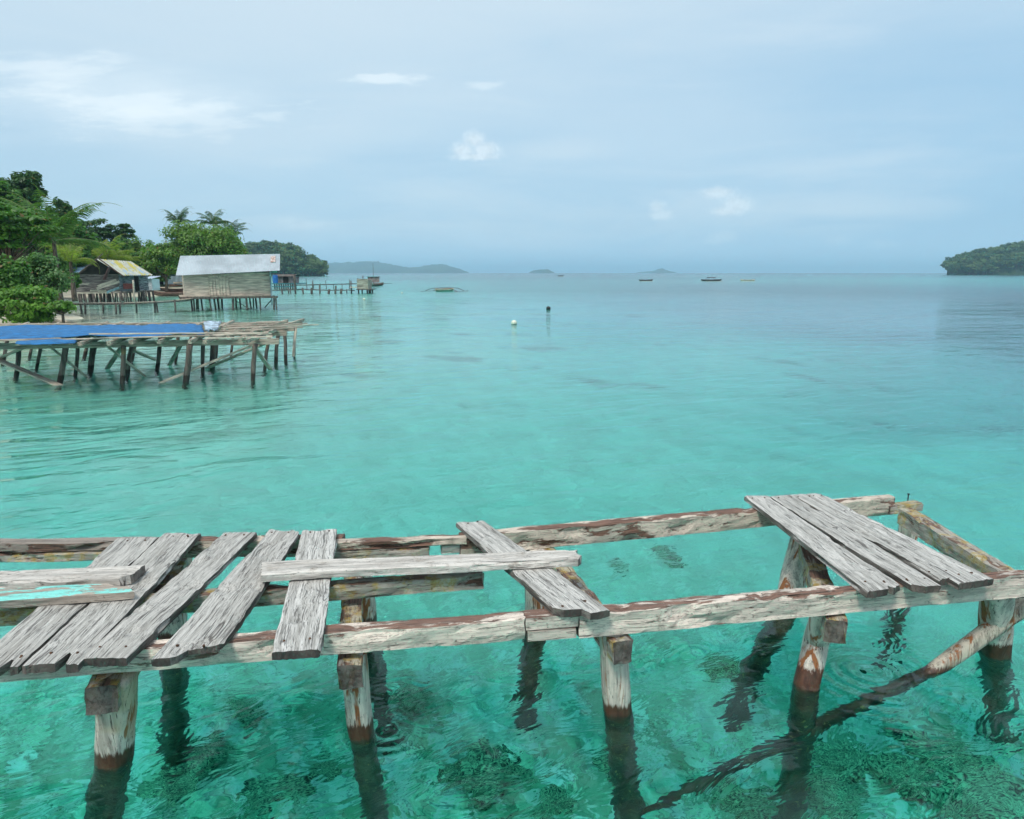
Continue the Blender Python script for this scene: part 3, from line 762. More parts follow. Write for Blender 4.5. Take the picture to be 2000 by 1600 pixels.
G1 = leaf_mat('dark_green_leaf', (.02, .07, .014), (.07, .17, .03))
G2 = leaf_mat('mid_green_leaf', (.035, .12, .018), (.13, .29, .035))
G3 = leaf_mat('bright_green_leaf', (.05, .15, .02), (.20, .38, .05))
G4 = leaf_mat('grey_green_leaf', (.06, .15, .05), (.19, .34, .11))
G5 = leaf_mat('yellow_green_leaf', (.09, .17, .02), (.27, .36, .05))
G6 = leaf_mat('olive_green_leaf', (.07, .15, .025), (.22, .36, .06))
PG = leaf_mat('palm_leaflet', (.05, .13, .03), (.15, .26, .06), .45)
PY = leaf_mat('yellow_palm_leaflet', (.14, .22, .03), (.36, .42, .07), .45)
PD = leaf_mat('dark_palm_leaflet', (.03, .08, .02), (.09, .18, .04), .3)
# shrubs at the water's edge
broad('bright green round-leaved shrub hanging over the beach at the left edge', 45, 555, 632, 78, 28, G3, 1, nclump=34, nleaf=150, size=.16, name='shrub', cat='shrub', base=.3, group='shrubs at the left shore')
broad('grey-green feathery shrub above the bright one, left of the old hut', 88, 492, 580, 50, 31, G4, 2, nclump=34, nleaf=170, size=.13, name='shrub', cat='shrub', base=.5, group='shrubs at the left shore')
broad('small leafy shrub with a low branch reaching right over the water', 112, 585, 612, 26, 27.5, G3, 3, nclump=12, nleaf=90, size=.15, name='shrub', cat='shrub', base=.3, group='shrubs at the left shore')
broad('green shrub cut by the left edge of the picture below the dark tree', 5, 490, 590, 48, 29, G2, 4, nclump=26, nleaf=150, size=.18, name='shrub', cat='shrub', base=.6, group='shrubs at the left shore')
broad('thin leafy shrub touching the left wall of the old hut', 138, 522, 572, 18, 46, G2, 5, nclump=12, nleaf=80, size=.2, name='shrub', cat='shrub', base=.6, group='shrubs at the left shore')
broad('spreading tree with tiers of broad leaves at the left edge', 20, 378, 512, 92, 34, G2, 6, nclump=44, nleaf=170, size=.24, layered=True, base=1.2)
broad('dark rounded tree crown standing tallest against the sky at left', 68, 328, 412, 40, 62, G1, 7, nclump=30, nleaf=150, size=.34)
broad('tree with lighter green crown left of the tallest dark one', 18, 345, 430, 40, 54, G2, 8, nclump=28, nleaf=150, size=.32)
broad('dark ragged tree cut by the left edge with its tip highest', -12, 308, 400, 22, 58, G1, 9, nclump=16, nleaf=110, size=.3)
broad('small dark tree just right of the tallest crown', 132, 388, 470, 27, 70, G1, 10, nclump=20, nleaf=130, size=.34)
broad('deep green tiered tree, left one of the flat-topped pair', 184, 420, 490, 40, 82, G1, 11, nclump=26, nleaf=130, size=.36, layered=True)
broad('deep green tiered tree, right one of the flat-topped pair', 236, 426, 492, 36, 84, G1, 12, nclump=26, nleaf=130, size=.36, layered=True)
broad('mid green tree filling the slope behind the near palm', 95, 400, 520, 60, 66, G2, 13, nclump=30, nleaf=140, size=.36)
broad('mid green tree behind the old hut', 165, 455, 545, 45, 74, G6, 14, nclump=26, nleaf=130, size=.34)
broad('slim tree with a pointed top right of the flat-topped pair', 283, 455, 550, 30, 80, G6, 15, nclump=22, nleaf=120, size=.32)
broad('light olive tree left of the big round tree', 322, 468, 548, 44, 70, G6, 16, nclump=26, nleaf=140, size=.26)
broad('big round light green tree behind the tin-roofed shed', 400, 427, 545, 84, 74, G6, 17, nclump=80, nleaf=260, size=.27)
broad('dark tree in the gap below the flat-topped pair', 248, 472, 545, 40, 90, G2, 18, nclump=22, nleaf=120, size=.4)
broad('green tree directly behind the near coconut palm trunk', 150, 430, 535, 46, 60, G2, 42, nclump=34, nleaf=170, size=.3)
broad('olive tree rising between the yellow-green palms and the flat-topped pair', 225, 462, 545, 46, 76, G2, 43, nclump=34, nleaf=170, size=.32)
broad('leafy tree filling the dip left of the big round tree', 300, 474, 555, 40, 77, G2, 44, nclump=30, nleaf=160, size=.3)
broad('dark tree behind the spreading tiered tree', 60, 400, 500, 62, 52, G1, 45, nclump=34, nleaf=160, size=.3)
broad('rounded tree against the right side of the big round tree', 458, 462, 545, 36, 80, G6, 46, nclump=28, nleaf=170, size=.28)
broad('green tree low behind the blue roof at left', 95, 480, 560, 60, 58, G2, 41, nclump=26, nleaf=130, size=.3)
palm('near coconut palm with long arching fronds left of the old hut', 112, 470, 40, 4.0, PG, 21, nf=15, droop=.9, up=5, base=.8)
palm('yellowing low palm with wide fronds in front of the near coconut palm', 140, 512, 44, 2.3, PY, 22, nf=9, droop=1.3, base=.7)
palm('yellow-green palm rising behind the old hut roof', 212, 505, 66, 3.2, PY, 23, nf=15, droop=1.1, up=8, base=.7)
palm('yellow-green palm right of the old hut roof', 246, 510, 68, 2.3, PY, 24, nf=11, droop=1.2, base=.7)
palm('dark palm poking above the left side of the big round tree', 357, 437, 92, 3.0, PD, 25, nf=14, droop=1.1)
palm('dark palm poking above the middle of the big round tree', 424, 438, 92, 3.2, PD, 26, nf=14, droop=1.2)
palm('dark palm leaning out at the right of the big round tree', 456, 462, 88, 3.2, PD, 27, nf=14, droop=1.3)

# ---------------------------------------------------------------- mid-left platform
plat = thing('platform', 'unfinished stilt platform of grey boards standing in shallow water at left', 'platform', at(300, 720, 0))
ZD = .86
PPTS = [((20, 678), (32, 745), .075), ((2, 680), (6, 718), .07), ((54, 676), (58, 707), .06), ((68, 678), (71, 731), .06), ((112, 676), (117, 758), .085),
    ((118, 672), (121, 718), .06), ((137, 672), (147, 743), .06), ((162, 668), (165, 707), .075), ((171, 668), (176, 736), .10), ((227, 672), (239, 757), .075),
    ((246, 670), (248, 745), .075), ((256, 665), (258, 712), .07), ((302, 670), (307, 731), .075), ((338, 666), (343, 714), .06), ((359, 668), (363, 754), .10),
    ((367, 662), (368, 704), .05), ((386, 666), (396, 738), .065), ((409, 664), (414, 726), .12), ((420, 662), (422, 706), .06), ((450, 660), (451, 702), .055),
    ((490, 662), (494, 751), .075), ((518, 658), (517, 730), .065), ((537, 645), (539, 718), .075), ((549, 646), (558, 712), .07), ((573, 640), (575, 702), .05)]
for i, (a, b, r) in enumerate(PPTS):
    r = r*.58
    wl = at(b[0], b[1]-8, 0); top = atY(a[0], a[1], wl.y); top.z = ZD-.13
    top.x = gx(a[0], wl.y) if abs(a[0]-b[0]) < 30 else top.x
    mid = (top+wl)/2+Vector((R.uniform(-.02, .02), 0, 0)); e = wl+(wl-top)*.4; e.z = -1.5
    pole('post', [top, mid, wl, e], r, PPOST, plat, n=10, sq=.1, seed=i, rough=.14, step=.12, rf=2.5)
def pbeam(name, a, b, w, h, z0, z1=None, m=PWOOD, parent=plat, seed=0):
    p, q = at(*a, z0), at(*b, z0 if z1 is None else z1)
    return board(name, p, q, w, h, m, parent, ny=2, nz=1, rough=.006, seed=seed+.3, nx=max(4, int((q-p).length/.2)))
def bz(pts):   # brace between a point under the deck and the water
    (a, b, za, zb, w) = pts; return board('brace', at(*a, za), at(*b, zb), w, .045, PWOODL, plat, ny=2, nz=1, rough=.005, nx=8)
ZF = ZD-.04
for k, (a, b) in enumerate((((-60, 671), (545, 661)), ((-60, 650), (560, 646)), ((-60, 640), (575, 638)), ((-60, 632), (590, 629)))):
    pbeam('bearer', a, b, .08, .12, ZD-.05, seed=k)
def joist(pn, pf, seed, over=0.0, m=PWOOD, w=.07):
    pbeam('joist', pn, pf, w, .075, ZD+.015+over, seed=seed, m=m)
for k, (a, b) in enumerate((((-60, 668), (55, 629)), ((35, 667), (115, 629)), ((95, 668), (210, 628)), ((135, 666), (240, 627)), ((155, 668), (285, 629)),
        ((212, 667), (330, 627)), ((255, 665), (375, 629)), ((310, 664), (400, 627)), ((370, 664), (455, 625)), ((410, 658), (443, 641)),
        ((468, 659), (520, 631)), ((445, 652), (498, 640)), ((478, 664), (538, 641)), ((400, 664), (500, 629)), ((552, 634), (592, 622)), ((505, 642), (560, 624)))):
    joist(a, b, k, .002*(k % 3))
BD = ZD+.06
for k, (a, b, m, w) in enumerate((((110, 662), (530, 650), PWOODL, .10), ((-60, 664), (120, 660), PWOOD, .1), ((430, 641), (621, 633), PWOODL, .11), ((420, 647), (590, 638), PWOOD, .09),
        ((440, 633), (558, 627), PWOOD, .1), ((430, 637), (600, 631), PWOOD, .09), ((500, 628), (538, 627), PWOODL, .1), ((520, 655), (533, 655), PWOOD, .09), ((400, 659), (532, 657), PWOODL, .06), ((-60, 633), (420, 629), PWOOD, .09))):
    pbeam('deck_board', a, b, w, .03, BD+.002*k, m=m, seed=k+30)
for b in (((-30, 690), (117, 752), .45, .02, .13), ((95, 672), (172, 736), .72, .0, .10), ((205, 670), (286, 735), .74, 0.0, .09), ((240, 672), (208, 720), .7, 0, .09),
          ((258, 682), (303, 701), .5, .1, .08), ((355, 668), (330, 713), .7, 0, .08), ((517, 662), (308, 748), .78, .0, .12), ((520, 668), (402, 718), .72, .02, .09),
          ((488, 664), (530, 722), .75, .0, .09), ((55, 674), (-20, 704), .72, .3, .08), ((578, 636), (572, 696), .8, .08, .06)): bz(b)
# loose boards and tarpaulins lying on the platform
tag(board('loose_board', at(176, 651, BD+.09), at(525, 649, BD+.09), .09, .025, PWOODL, ny=2, nz=1, rough=.004), 'pale loose board lying along the front edge of the blue tarp', 'board')
def tarp(name, lab, quad, z, m, nx, ny, amp, seed, thick=.006):
    fl, fr, nr, nl = [at(*q, z) for q in quad]; V = []; Fc = []
    for s in (0, 1):
        for i in range(nx+1):
            for j in range(ny+1):
                u, v = i/nx, j/ny; p = (nl.lerp(nr, u)).lerp(fl.lerp(fr, u), v)
                e = min(u, 1-u, v, 1-v)
                f = noise.noise(Vector((p.x*1.1+p.y*.6, p.y*2.4, seed)))*amp+abs(noise.noise(Vector((p.x*3.1+p.y*1.7, p.y*5, seed+3))))*amp*.9
                V.append((p.x+noise.noise(Vector((p.y*4, seed, u*7)))*.05, p.y, p.z+f-(.03 if e < .03 else 0)-s*thick))
    n = (nx+1)*(ny+1); st = ny+1
    for i in range(nx):
        for j in range(ny):
            a = i*st+j; Fc.append((a, a+st, a+st+1, a+1)); Fc.append((n+a, n+a+1, n+a+st+1, n+a+st))
    edge = [(i*st, (i+1)*st) for i in range(nx)]+[(nx*st+j, nx*st+j+1) for j in range(ny)]+[((i+1)*st+ny, i*st+ny) for i in range(nx)]+[(j+1, j) for j in range(ny)]
    for a, b in edge: Fc.append((b, a, a+n, b+n))
    return tag(mesh(name, V, Fc, m, smooth=True), lab, 'tarpaulin')
TB = simple('blue_tarpaulin', (.008, .165, .42), .62, .28, 5.0, (1, 4, 1), bump=.02); TW = simple('white_tarpaulin', (.50, .62, .72), .5, .35, 5)
tarp('tarpaulin', 'long bright blue tarp spread over the stilt platform', ((-70, 638), (394, 632), (398, 650), (-70, 660)), BD+.04, TB, 90, 24, .035, 1)
tarp('tarpaulin', 'crumpled pale white tarp bunched at the right end of the blue one', ((398, 630), (432, 627), (424, 640), (402, 648)), BD+.09, TW, 30, 30, .09, 4)
tarp('tarpaulin', 'strip of blue tarp showing below the pale loose board', ((28, 665), (150, 663), (146, 666), (36, 670)), BD-.01, TB, 30, 6, .02, 7)

# ---------------------------------------------------------------- tin-roofed shed on stilts
def planked_wall(p0, p1, z0, z1, n, name, parent, m=SHEDW, t=.03, seed=0, skip=None, gap=.006):
    """horizontal boards, one slightly uneven row above the other"""
    rng = random.Random(seed); M = MB(); h = (z1-z0)/n; d = (p1-p0).normalized()
    for i in range(n):
        o = Vector((-d.y, d.x, 0))*rng.uniform(-.012, .012)
        a = Vector((p0.x, p0.y, z0+h*(i+1)-gap))+o; b = Vector((p1.x, p1.y, z0+h*(i+1)-gap+rng.uniform(-.01, .01)))+o
        M.bar(a-d*rng.uniform(0, .03), b+d*rng.uniform(0, .03), t, h-gap)
    return M.out(name, m, parent)
def corrugated(c0, c1, c2, c3, n, name, parent, m=TIN, amp=.018, t=.006):
    """ridge c0-c1, eave c3-c2; ribs run from ridge to eave"""
    nrm = (c1-c0).cross(c3-c0).normalized(); 
    if nrm.z < 0: nrm = -nrm
    V = []; Fc = []
    for s in (0, 1):
        for i in range(n+1):
            u = i/n; off = nrm*(amp*(1 if i % 2 else -1)-s*t)
            V += [tuple(c0.lerp(c1, u)+off), tuple(c3.lerp(c2, u)+off)]
    k = 2*(n+1)
    for i in range(n):
        a = 2*i; Fc.append((a, a+1, a+3, a+2)); Fc.append((k+a, k+a+2, k+a+3, k+a+1)); Fc.append((a, a+2, k+a+2, k+a)); Fc.append((a+1, k+a+1, k+a+3, a+3))
    Fc.append((0, k, k+1, 1)); Fc.append((2*n, 2*n+1, k+2*n+1, k+2*n))
    return mesh(name, V, Fc, m, parent)
yl, yr = 41.0, 43.0
sl = atY(362, 582, yl); sr = atY(529, 574.5, yr); zf = .80
sl.z = sr.z = 0; dd = (sr-sl).normalized(); nn = Vector((-dd.y, dd.x, 0)); DP = 3.0
wt = 2.12
shed = thing('shed', 'plank stilt shed with a pale tin roof standing over the water', 'shed', ((sl+sr)/2))
S0, S1, S2, S3 = sl, sr, sr+nn*DP, sl+nn*DP
dl = atY(409, 560, yl+.5); dr_ = atY(447, 560, yl+1); 
du0 = (Vector((dl.x, dl.y, 0))-S0).dot(dd); du1 = (Vector((dr_.x, dr_.y, 0))-S0).dot(dd)
planked_wall(S0, S0+dd*du0, zf, wt, 9, 'wall', shed, seed=1, gap=.016)
planked_wall(S0+dd*du1, S1, zf, wt, 9, 'wall', shed, seed=2, gap=.016)
planked_wall(S1, S2, zf, wt, 9, 'wall', shed, seed=3); planked_wall(S3, S0, zf, wt, 9, 'wall', shed, seed=4); planked_wall(S2, S3, zf, wt, 9, 'wall', shed, seed=5)
for k in (0, 1):
    M = MB(); w = (du1-du0)/2-.02; a = du0+.01+k*(w+.02)
    for j in range(3): M.bar(S0+dd*(a+w*(j+.5)/3)-nn*.02+Vector((0, 0, zf+.02)), S0+dd*(a+w*(j+.5)/3)-nn*.02+Vector((0, 0, wt-.08)), w/3-.012, .03)
    dr = M.out('door', SHEDW, shed)
    for zq in (.25, 1.0):
        bt = MB().bar(S0+dd*(a+.03)-nn*.04+Vector((0, 0, zf+zq)), S0+dd*(a+w-.03)-nn*.04+Vector((0, 0, zf+zq)), .03, .09).out('batten', SHEDW, dr); bt.location = (0, 0, 0)
    for e in (a-.015, a+w+.015):
        MB().bar(S0+dd*e-nn*.045+Vector((0, 0, zf)), S0+dd*e-nn*.045+Vector((0, 0, wt)), .04, .03).out('door_post', PWOODL, shed)
MB().bar(S1-nn*.05+dd*.04+Vector((0, 0, .2)), S1-nn*.05+dd*.04+Vector((0, 0, wt+.05)), .07, .07).out('corner_post', simple('blue_grey_paint', (.30, .38, .42)), shed)
M = MB()
for k in range(12): M.bar(S0-nn*.35+dd*(k*4.9/12-.1)+Vector((0, 0, zf-.005)), S3+dd*(k*4.9/12-.1)+Vector((0, 0, zf-.005)), .36, .04)
M.out('floor', PWOOD, shed)
for k, o in enumerate((-.3, 1.0, 2.6)): pbm = board('floor_beam', S0-dd*.3+nn*o+Vector((0, 0, zf-.05)), S1+dd*.35+nn*o+Vector((0, 0, zf-.05)), .09, .11, SIL, shed, ny=2, nz=1, nx=8)
rl, rr = atY(352, 500, yl+1.2), atY(547, 496, yr+1.0)
el_, er = atY(343, 538.5, yl-.35), atY(546.5, 528.5, yr-.45)
rf = corrugated(rl, rr, er, el_, 130, 'roof', shed, simple('galvanised_roof_tin', (.46, .51, .54), .5, .14, .9), amp=.009)
bl = rl+nn*1.7+Vector((0, 0, -1.1)); br_ = rr+nn*1.7+Vector((0, 0, -1.1))
corrugated(rl, rr, br_, bl, 44, 'roof', shed, simple('green_roof_tin', (.07, .36, .30), .5, .15, 1.0))
# gable triangles
for (a, b, r0) in ((S0, S3, rl), (S1, S2, rr)):
    a = a+Vector((0, 0, wt)); b = b+Vector((0, 0, wt)); tp = Vector((r0.x, r0.y, r0.z-.08)) if r0 is rl else Vector((r0.x-.25, r0.y, r0.z-.08))
    if r0 is rl: tp = tp+dd*.3
    o = dd*.03; mesh('gable', [tuple(a), tuple(b), tuple(tp), tuple(a+o), tuple(b+o), tuple(tp+o)], [(0, 1, 2), (3, 5, 4), (0, 3, 4, 1), (1, 4, 5, 2), (2, 5, 3, 0)], SHEDW, shed)
M = MB(); u = rl.lerp(rr, .955); v_ = el_.lerp(er, .955); u2 = rl.lerp(rr, .905); v2 = el_.lerp(er, .905)
q = [u.lerp(v_, .15), u.lerp(v_, .52), u2.lerp(v2, .52), u2.lerp(v2, .15)]; up = Vector((0, -.02, .035))
mesh('patch', [tuple(p+up) for p in q]+[tuple(p+up-Vector((0, 0, .01))) for p in q], [(0, 1, 2, 3), (7, 6, 5, 4), (0, 4, 5, 1), (1, 5, 6, 2), (2, 6, 7, 3), (3, 7, 4, 0)], simple('rust_patch', (.60, .52, .48), .7, .3, 6, dark=(.38, .22, .17)), shed)
for i, px in enumerate((370, 374, 379, 382, 390, 407, 416, 422, 429, 450, 457, 465, 478, 486, 491, 497, 504, 531, 536)):
    off = 0 if i in (0, 5, 9, 12, 16, 17, 18) else R.uniform(.5, 2.6)
    Yp = yl+(px-370)/160*2+off-.1; X = gx(px, Yp)
    pole('stilt', [(X+R.uniform(-.06, .06), Yp, zf-.1), (X, Yp, 0), (X+R.uniform(-.05, .05), Yp, -1.7)], R.choice((.045, .055, .06)), SIL, shed, n=7, seed=i, step=.3, rough=.1)
board('brace', atY(517, 600, 43.5), atY(531, 584, 43.2), .05, .05, SIL, shed, ny=1, nz=0, nx=4)
board('brace', atY(462, 588, 42.5), atY(490, 604, 42.8), .05, .05, SIL, shed, ny=1, nz=0, nx=4)

# walkway in front of the old hut, leading to the shed
walk = thing('walkway', 'narrow pole walkway running from the left shore to the tin-roofed shed', 'walkway', (gx(240, 39), 39, 0))
wp = [atY(112, 593, 36.5), atY(160, 592.5, 37), atY(240, 592, 38), atY(300, 590, 39), atY(350, 586.5, 40), atY(372, 583.5, 40.5)]
for k, (a, b) in enumerate(zip(wp, wp[1:])):
    for o in (0, .45): board('bearer', a+Vector((0, o, -.03)), b+Vector((0, o, -.03)), .07, .06, SIL, walk, ny=1, nz=0, nx=4, rough=.008, seed=k)
nb = 26
for k in range(nb):
    u = k/(nb-1)*(len(wp)-1); j = min(len(wp)-2, int(u)); p = wp[j].lerp(wp[j+1], u-j)
    if k % 7 == 3: continue
    board('plank', p+Vector((-.1, -.1, .02)), p+Vector((-.06, .6, .02)), R.uniform(.22, .42), .035, PWOOD, walk, ny=1, nz=0, nx=2, rough=.006, seed=k)
for i, (px, py) in enumerate(((160, 613), (167, 613), (202, 612), (227, 613), (235, 612), (267, 611), (303, 610), (308, 610), (343, 609))):
    p = at(px, py, 0); u = (px-112)/260; zt = .55
    pole('stilt', [(p.x+R.uniform(-.05, .05), p.y, zz(592.5 if px < 250 else 592.5-(px-250)*.075, p.y)), (p.x, p.y, 0), (p.x, p.y, -1.2)], .05, SIL, walk, n=7, seed=i, step=.3, rough=.1)

# ---------------------------------------------------------------- old hut with yellow roof
YH = 50.0
hut = thing('hut', 'ramshackle grey stilt hut with a patched yellow and white roof at left', 'hut', (gx(200, YH), YH, 0))
def hp(px, py, Y): return atY(px, py, Y)
HW = simple('weathered_hut_boards', (.27, .23, .21), .9, .5, 2.0, (1, 1, 9))
a0 = hp(150, 568, YH); a1 = hp(234, 567, YH+1.5); zf2 = .80
a0.z = a1.z = 0
planked_wall(a0, a1, zf2, 2.0, 9, 'wall', hut, HW, seed=11, t=.05)
b1 = hp(290, 566, YH+5.5); b1.z = 0
planked_wall(a1, b1, zf2, 1.98, 8, 'wall', hut, simple('blue_grey_hut_boards', (.25, .26, .28), .9, .45, 2.0, (1, 1, 9)), seed=12, t=.05)
bb = a0+(b1-a1); planked_wall(a0, bb, zf2, 1.98, 8, 'wall', hut, HW, seed=13, t=.05); planked_wall(bb, b1, zf2, 1.98, 8, 'wall', hut, HW, seed=14, t=.05)
ap = hp(196, 506, YH+.6); apb = ap+(b1-a1); apb.z -= .1
o = Vector((.02, .05, 0)); g0 = Vector((a0.x, a0.y, 2.0)); g1 = Vector((a1.x, a1.y, 2.0)); gt = Vector((ap.x, ap.y, ap.z-.1))
mesh('gable', [tuple(q) for q in (g0, g1, gt, g0+o, g1+o, gt+o)], [(0, 1, 2), (3, 5, 4), (0, 3, 4, 1), (1, 4, 5, 2), (2, 5, 3, 0)], DARK, hut)
e1 = hp(241, 538, YH+1.0); e2 = e1+(b1-a1)*1.05; e0 = hp(143, 541, YH-.2); e3 = e0+(b1-a1)
av = Vector((-.05, -.35, 0))
def mt_roof():
    m, T, b = mat('patched_yellow_roof'); tc = T.n('ShaderNodeTexCoord'); v = tc.outputs['Object']
    n1 = T.noise(v, 1.1, 4, .6); n2 = T.noise(v, 3.0, 4, .6); s = T.sep(v)
    c = T.mix(T.mapr(n2, .4, .6), (.50, .48, .40), (.66, .63, .52))
    c = T.mix(T.math('MULTIPLY', T.mapr(n1, .50, .54), .9), c, (.62, .50, .06)); c = T.mix(T.mapr(n2, .35, .31), c, (.05, .05, .05))
    c = T.mix(T.mapr(T.noise(v, 1.6, 3), .58, .62), c, (.42, .52, .62))
    T.L(c, b.inputs['Base Color']); return m
corrugated(ap+av, apb, e2, e1, 30, 'roof', hut, mt_roof(), amp=.03)
corrugated(ap+av, apb, e3, e0, 30, 'roof', hut, simple('rusty_brown_roof', (.14, .09, .07), .8, .4, 2), amp=.03)
for (x, y) in (((200, 495), (148, 537)),): board('roof_pole', hp(*x, YH-.1), hp(*y, YH-.4), .07, .06, SIL, hut, ny=1, nz=0, nx=6)
board('roof_pole', hp(193, 504, YH-.1), hp(243, 540, YH+.8), .09, .08, simple('red_brown_timber', (.16, .08, .06)), hut, ny=1, nz=0, nx=6)
for (x, y, m_, w) in (((188, 562), (232, 548), PWOODL, .16), ((190, 557), (226, 545), PWOODL, .14), ((208, 569), (232, 560), simple('pale_blue_board', (.24, .36, .40)), .16), ((152, 553), (190, 552), PWOODL, .15), ((176, 566), (207, 566), PWOODL, .12)):
    board('wall_board', hp(*x, YH-.15), hp(*y, YH+.9), .04, w, m_, hut, ny=1, nz=0, nx=4)
MB().bar(hp(203, 546, YH+.3), hp(214, 522, YH+.3), .35, .04).out('hanging_cloth', simple('dark_red_cloth', (.13, .05, .05)), hut)
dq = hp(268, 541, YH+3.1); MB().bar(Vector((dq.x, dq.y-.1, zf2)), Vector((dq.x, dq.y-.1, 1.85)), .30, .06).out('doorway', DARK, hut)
dq = hp(251, 553, YH+2.1); MB().bar(Vector((dq.x-.3, dq.y-.2, 1.35)), Vector((dq.x+.3, dq.y+.1, 1.35)), .04, .40).out('hanging_cloth', simple('red_cloth', (.30, .07, .06)), hut)
board('floor_beam', a0+Vector((-.2, -.2, zf2)), a1+Vector((.2, -.2, zf2)), .10, .12, PWOODL, hut, ny=1, nz=0, nx=6)
board('floor_beam', a1+Vector((.2, -.2, zf2)), b1+Vector((.2, 0, zf2)), .10, .12, SIL, hut, ny=1, nz=0, nx=6)
rng = random.Random(4)
for i in range(34):
    px = 150+i*4.4+rng.uniform(-1.5, 1.5); Yp = YH+.3+rng.uniform(0, 5.5)*(1 if px < 235 else .6)+max(0, (px-235)*.06); X = gx(px, Yp)
    pole('stilt', [(X+rng.uniform(-.1, .1), Yp, zf2-.02), (X, Yp, 0), (X, Yp, -1.0)], rng.choice((.05, .06, .08, .10)), SIL, hut, n=6, seed=i, step=.4, rough=.12)
pole('leaning_pole', [hp(260, 547, YH+.8), hp(263, 590, YH+.8)], .06, PWOODL, hut, n=7, step=.3)
# lean-to and buildings behind
WH = simple('white_wall_paint', (.58, .62, .64), .7, .2, 1.5); TR = simple('teal_roof_tin', (.22, .42, .45), .55, .3, 1.2); LB = simple('light_blue_roof_tin', (.28, .44, .58), .5, .25, 1.0)
lt = thing('lean_to', 'small whitewashed plank lean-to at the right end of the old hut', 'outbuilding', (gx(290, 57.5), 57.5, 0))
q0, q1 = hp(282, 566, 57.2), hp(298, 566, 57.2); q0.z = q1.z = 0
planked_wall(q0, q1, .75, 1.62, 6, 'wall', lt, WH, seed=31); planked_wall(q0+Vector((0, 1.2, 0)), q1+Vector((0, 1.2, 0)), .75, 1.62, 6, 'wall', lt, WH, seed=32)
planked_wall(q1, q1+Vector((0, 1.2, 0)), .75, 1.62, 6, 'wall', lt, WH, seed=33)
c0 = Vector((q0.x-.1, q0.y+1.3, 1.85)); corrugated(c0, Vector((q1.x+.1, c0.y, 1.85)), Vector((q1.x+.1, q0.y-.2, 1.66)), Vector((q0.x-.1, q0.y-.2, 1.66)), 8, 'roof', lt, TIN)
for x in (q0.x+.05, (q0.x+q1.x)/2, q1.x-.05): pole('stilt', [(x, q0.y+.1, .75), (x, q0.y+.1, -.8)], .04, SIL, lt, n=6, step=.4)
def house(name, lab, pxa, pxb, Y, zfloor, zwall, pyr, mw, mr, dep=4.0, doors=(), cat='house', stilts=0, pitch_drop=None, over=.4):
    t = thing(name, lab, cat, (gx((pxa+pxb)/2, Y), Y, 0)); xa, xb = gx(pxa, Y), gx(pxb, Y); zr = zz(pyr, Y+dep/2)
    planked_wall(Vector((xa, Y, 0)), Vector((xb, Y, 0)), zfloor, zwall, 7, 'wall', t, mw, seed=pxa); planked_wall(Vector((xb, Y, 0)), Vector((xb, Y+dep, 0)), zfloor, zwall, 7, 'wall', t, mw, seed=pxb)
    planked_wall(Vector((xa, Y, 0)), Vector((xa, Y+dep, 0)), zfloor, zwall, 7, 'wall', t, mw, seed=3); planked_wall(Vector((xa, Y+dep, 0)), Vector((xb, Y+dep, 0)), zfloor, zwall, 7, 'wall', t, mw, seed=4)
    e = over; ze = zwall-.06
    corrugated(Vector((xa-e, Y+dep/2, zr)), Vector((xb+e, Y+dep/2, zr)), Vector((xb+e, Y-e, ze)), Vector((xa-e, Y-e, ze)), 30, 'roof', t, mr)
    corrugated(Vector((xa-e, Y+dep/2, zr)), Vector((xb+e, Y+dep/2, zr)), Vector((xb+e, Y+dep+e, ze)), Vector((xa-e, Y+dep+e, ze)), 30, 'roof', t, mr)
    for u in doors:
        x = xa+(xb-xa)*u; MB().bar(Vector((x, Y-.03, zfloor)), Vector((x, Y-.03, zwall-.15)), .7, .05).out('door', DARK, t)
    for k in range(stilts):
        x = xa+(xb-xa)*(k+.3)/stilts
        for yy in (Y+.1, Y+dep*.6): pole('stilt', [(x, yy, zfloor), (x, yy, -1.5)], .07, SIL, t, n=6, step=.5)
    return t
house('house', 'house with a light blue tin roof half hidden behind the left shrubs and old hut', 118, 160, 58, .9, 2.15, 518, WH, LB, 4)
house('house', 'house with a pale roof and open white front half hidden behind the light olive tree', 258, 318, 78, .7, 1.75, 519, WH, TR, 5, (.72, .88))
house('house', 'low whitewashed house glimpsed under the trees left of the shed', 318, 352, 84, .7, 1.6, 534, WH, TIN, 4, (.3, .7))
# boats and timber drawn up on the shore left of the shed
HULL = simple('brown_hull_paint', (.16, .085, .06), .7, .4, 2.0, (1, 6, 6)); HP = simple('pale_hull_paint', (.55, .50, .36), .6, .25, 2.0); HD = simple('dark_hull_paint', (.05, .05, .05), .6, .3, 2.0)
def hull_geo(L, B, D, n=24, sheer=.3, k=9):
    V = []; Fc = []
    for s in (0, 1):                                   # outer skin, inner skin
        for i in range(n+1):
            u = i/n*2-1; w = B/2*(1-abs(u)**2.4)+.015; zt = D*(1+sheer*u*u*abs(u)); zb = D*.55*abs(u)**4
            for j in range(k):
                t = j/(k-1)*2-1; ww = (w-.02*s); a = abs(t)
                V.append((u*L/2*(1-.01*s), math.copysign(ww*math.sin(a*math.pi/2)**.8, t), zb+.03*s+(zt-zb-.03*s)*(1-math.cos(a*math.pi/2))**.9))
    m = (n+1)*k
    for i in range(n):
        for j in range(k-1):
            a = i*k+j; Fc.append((a, a+1, a+k+1, a+k)); Fc.append((m+a, m+a+k, m+a+k+1, m+a+1))
        for j in (0, k-1):
            a = i*k+j; Fc.append((a, a+k, m+a+k, m+a) if j == 0 else (a, m+a, m+a+k, a+k))
    for i in (0, n):
        for j in range(k-1):
            a = i*k+j; Fc.append((a, m+a, m+a+1, a+1) if i == 0 else (a, a+1, m+a+1, m+a))
    return V, Fc
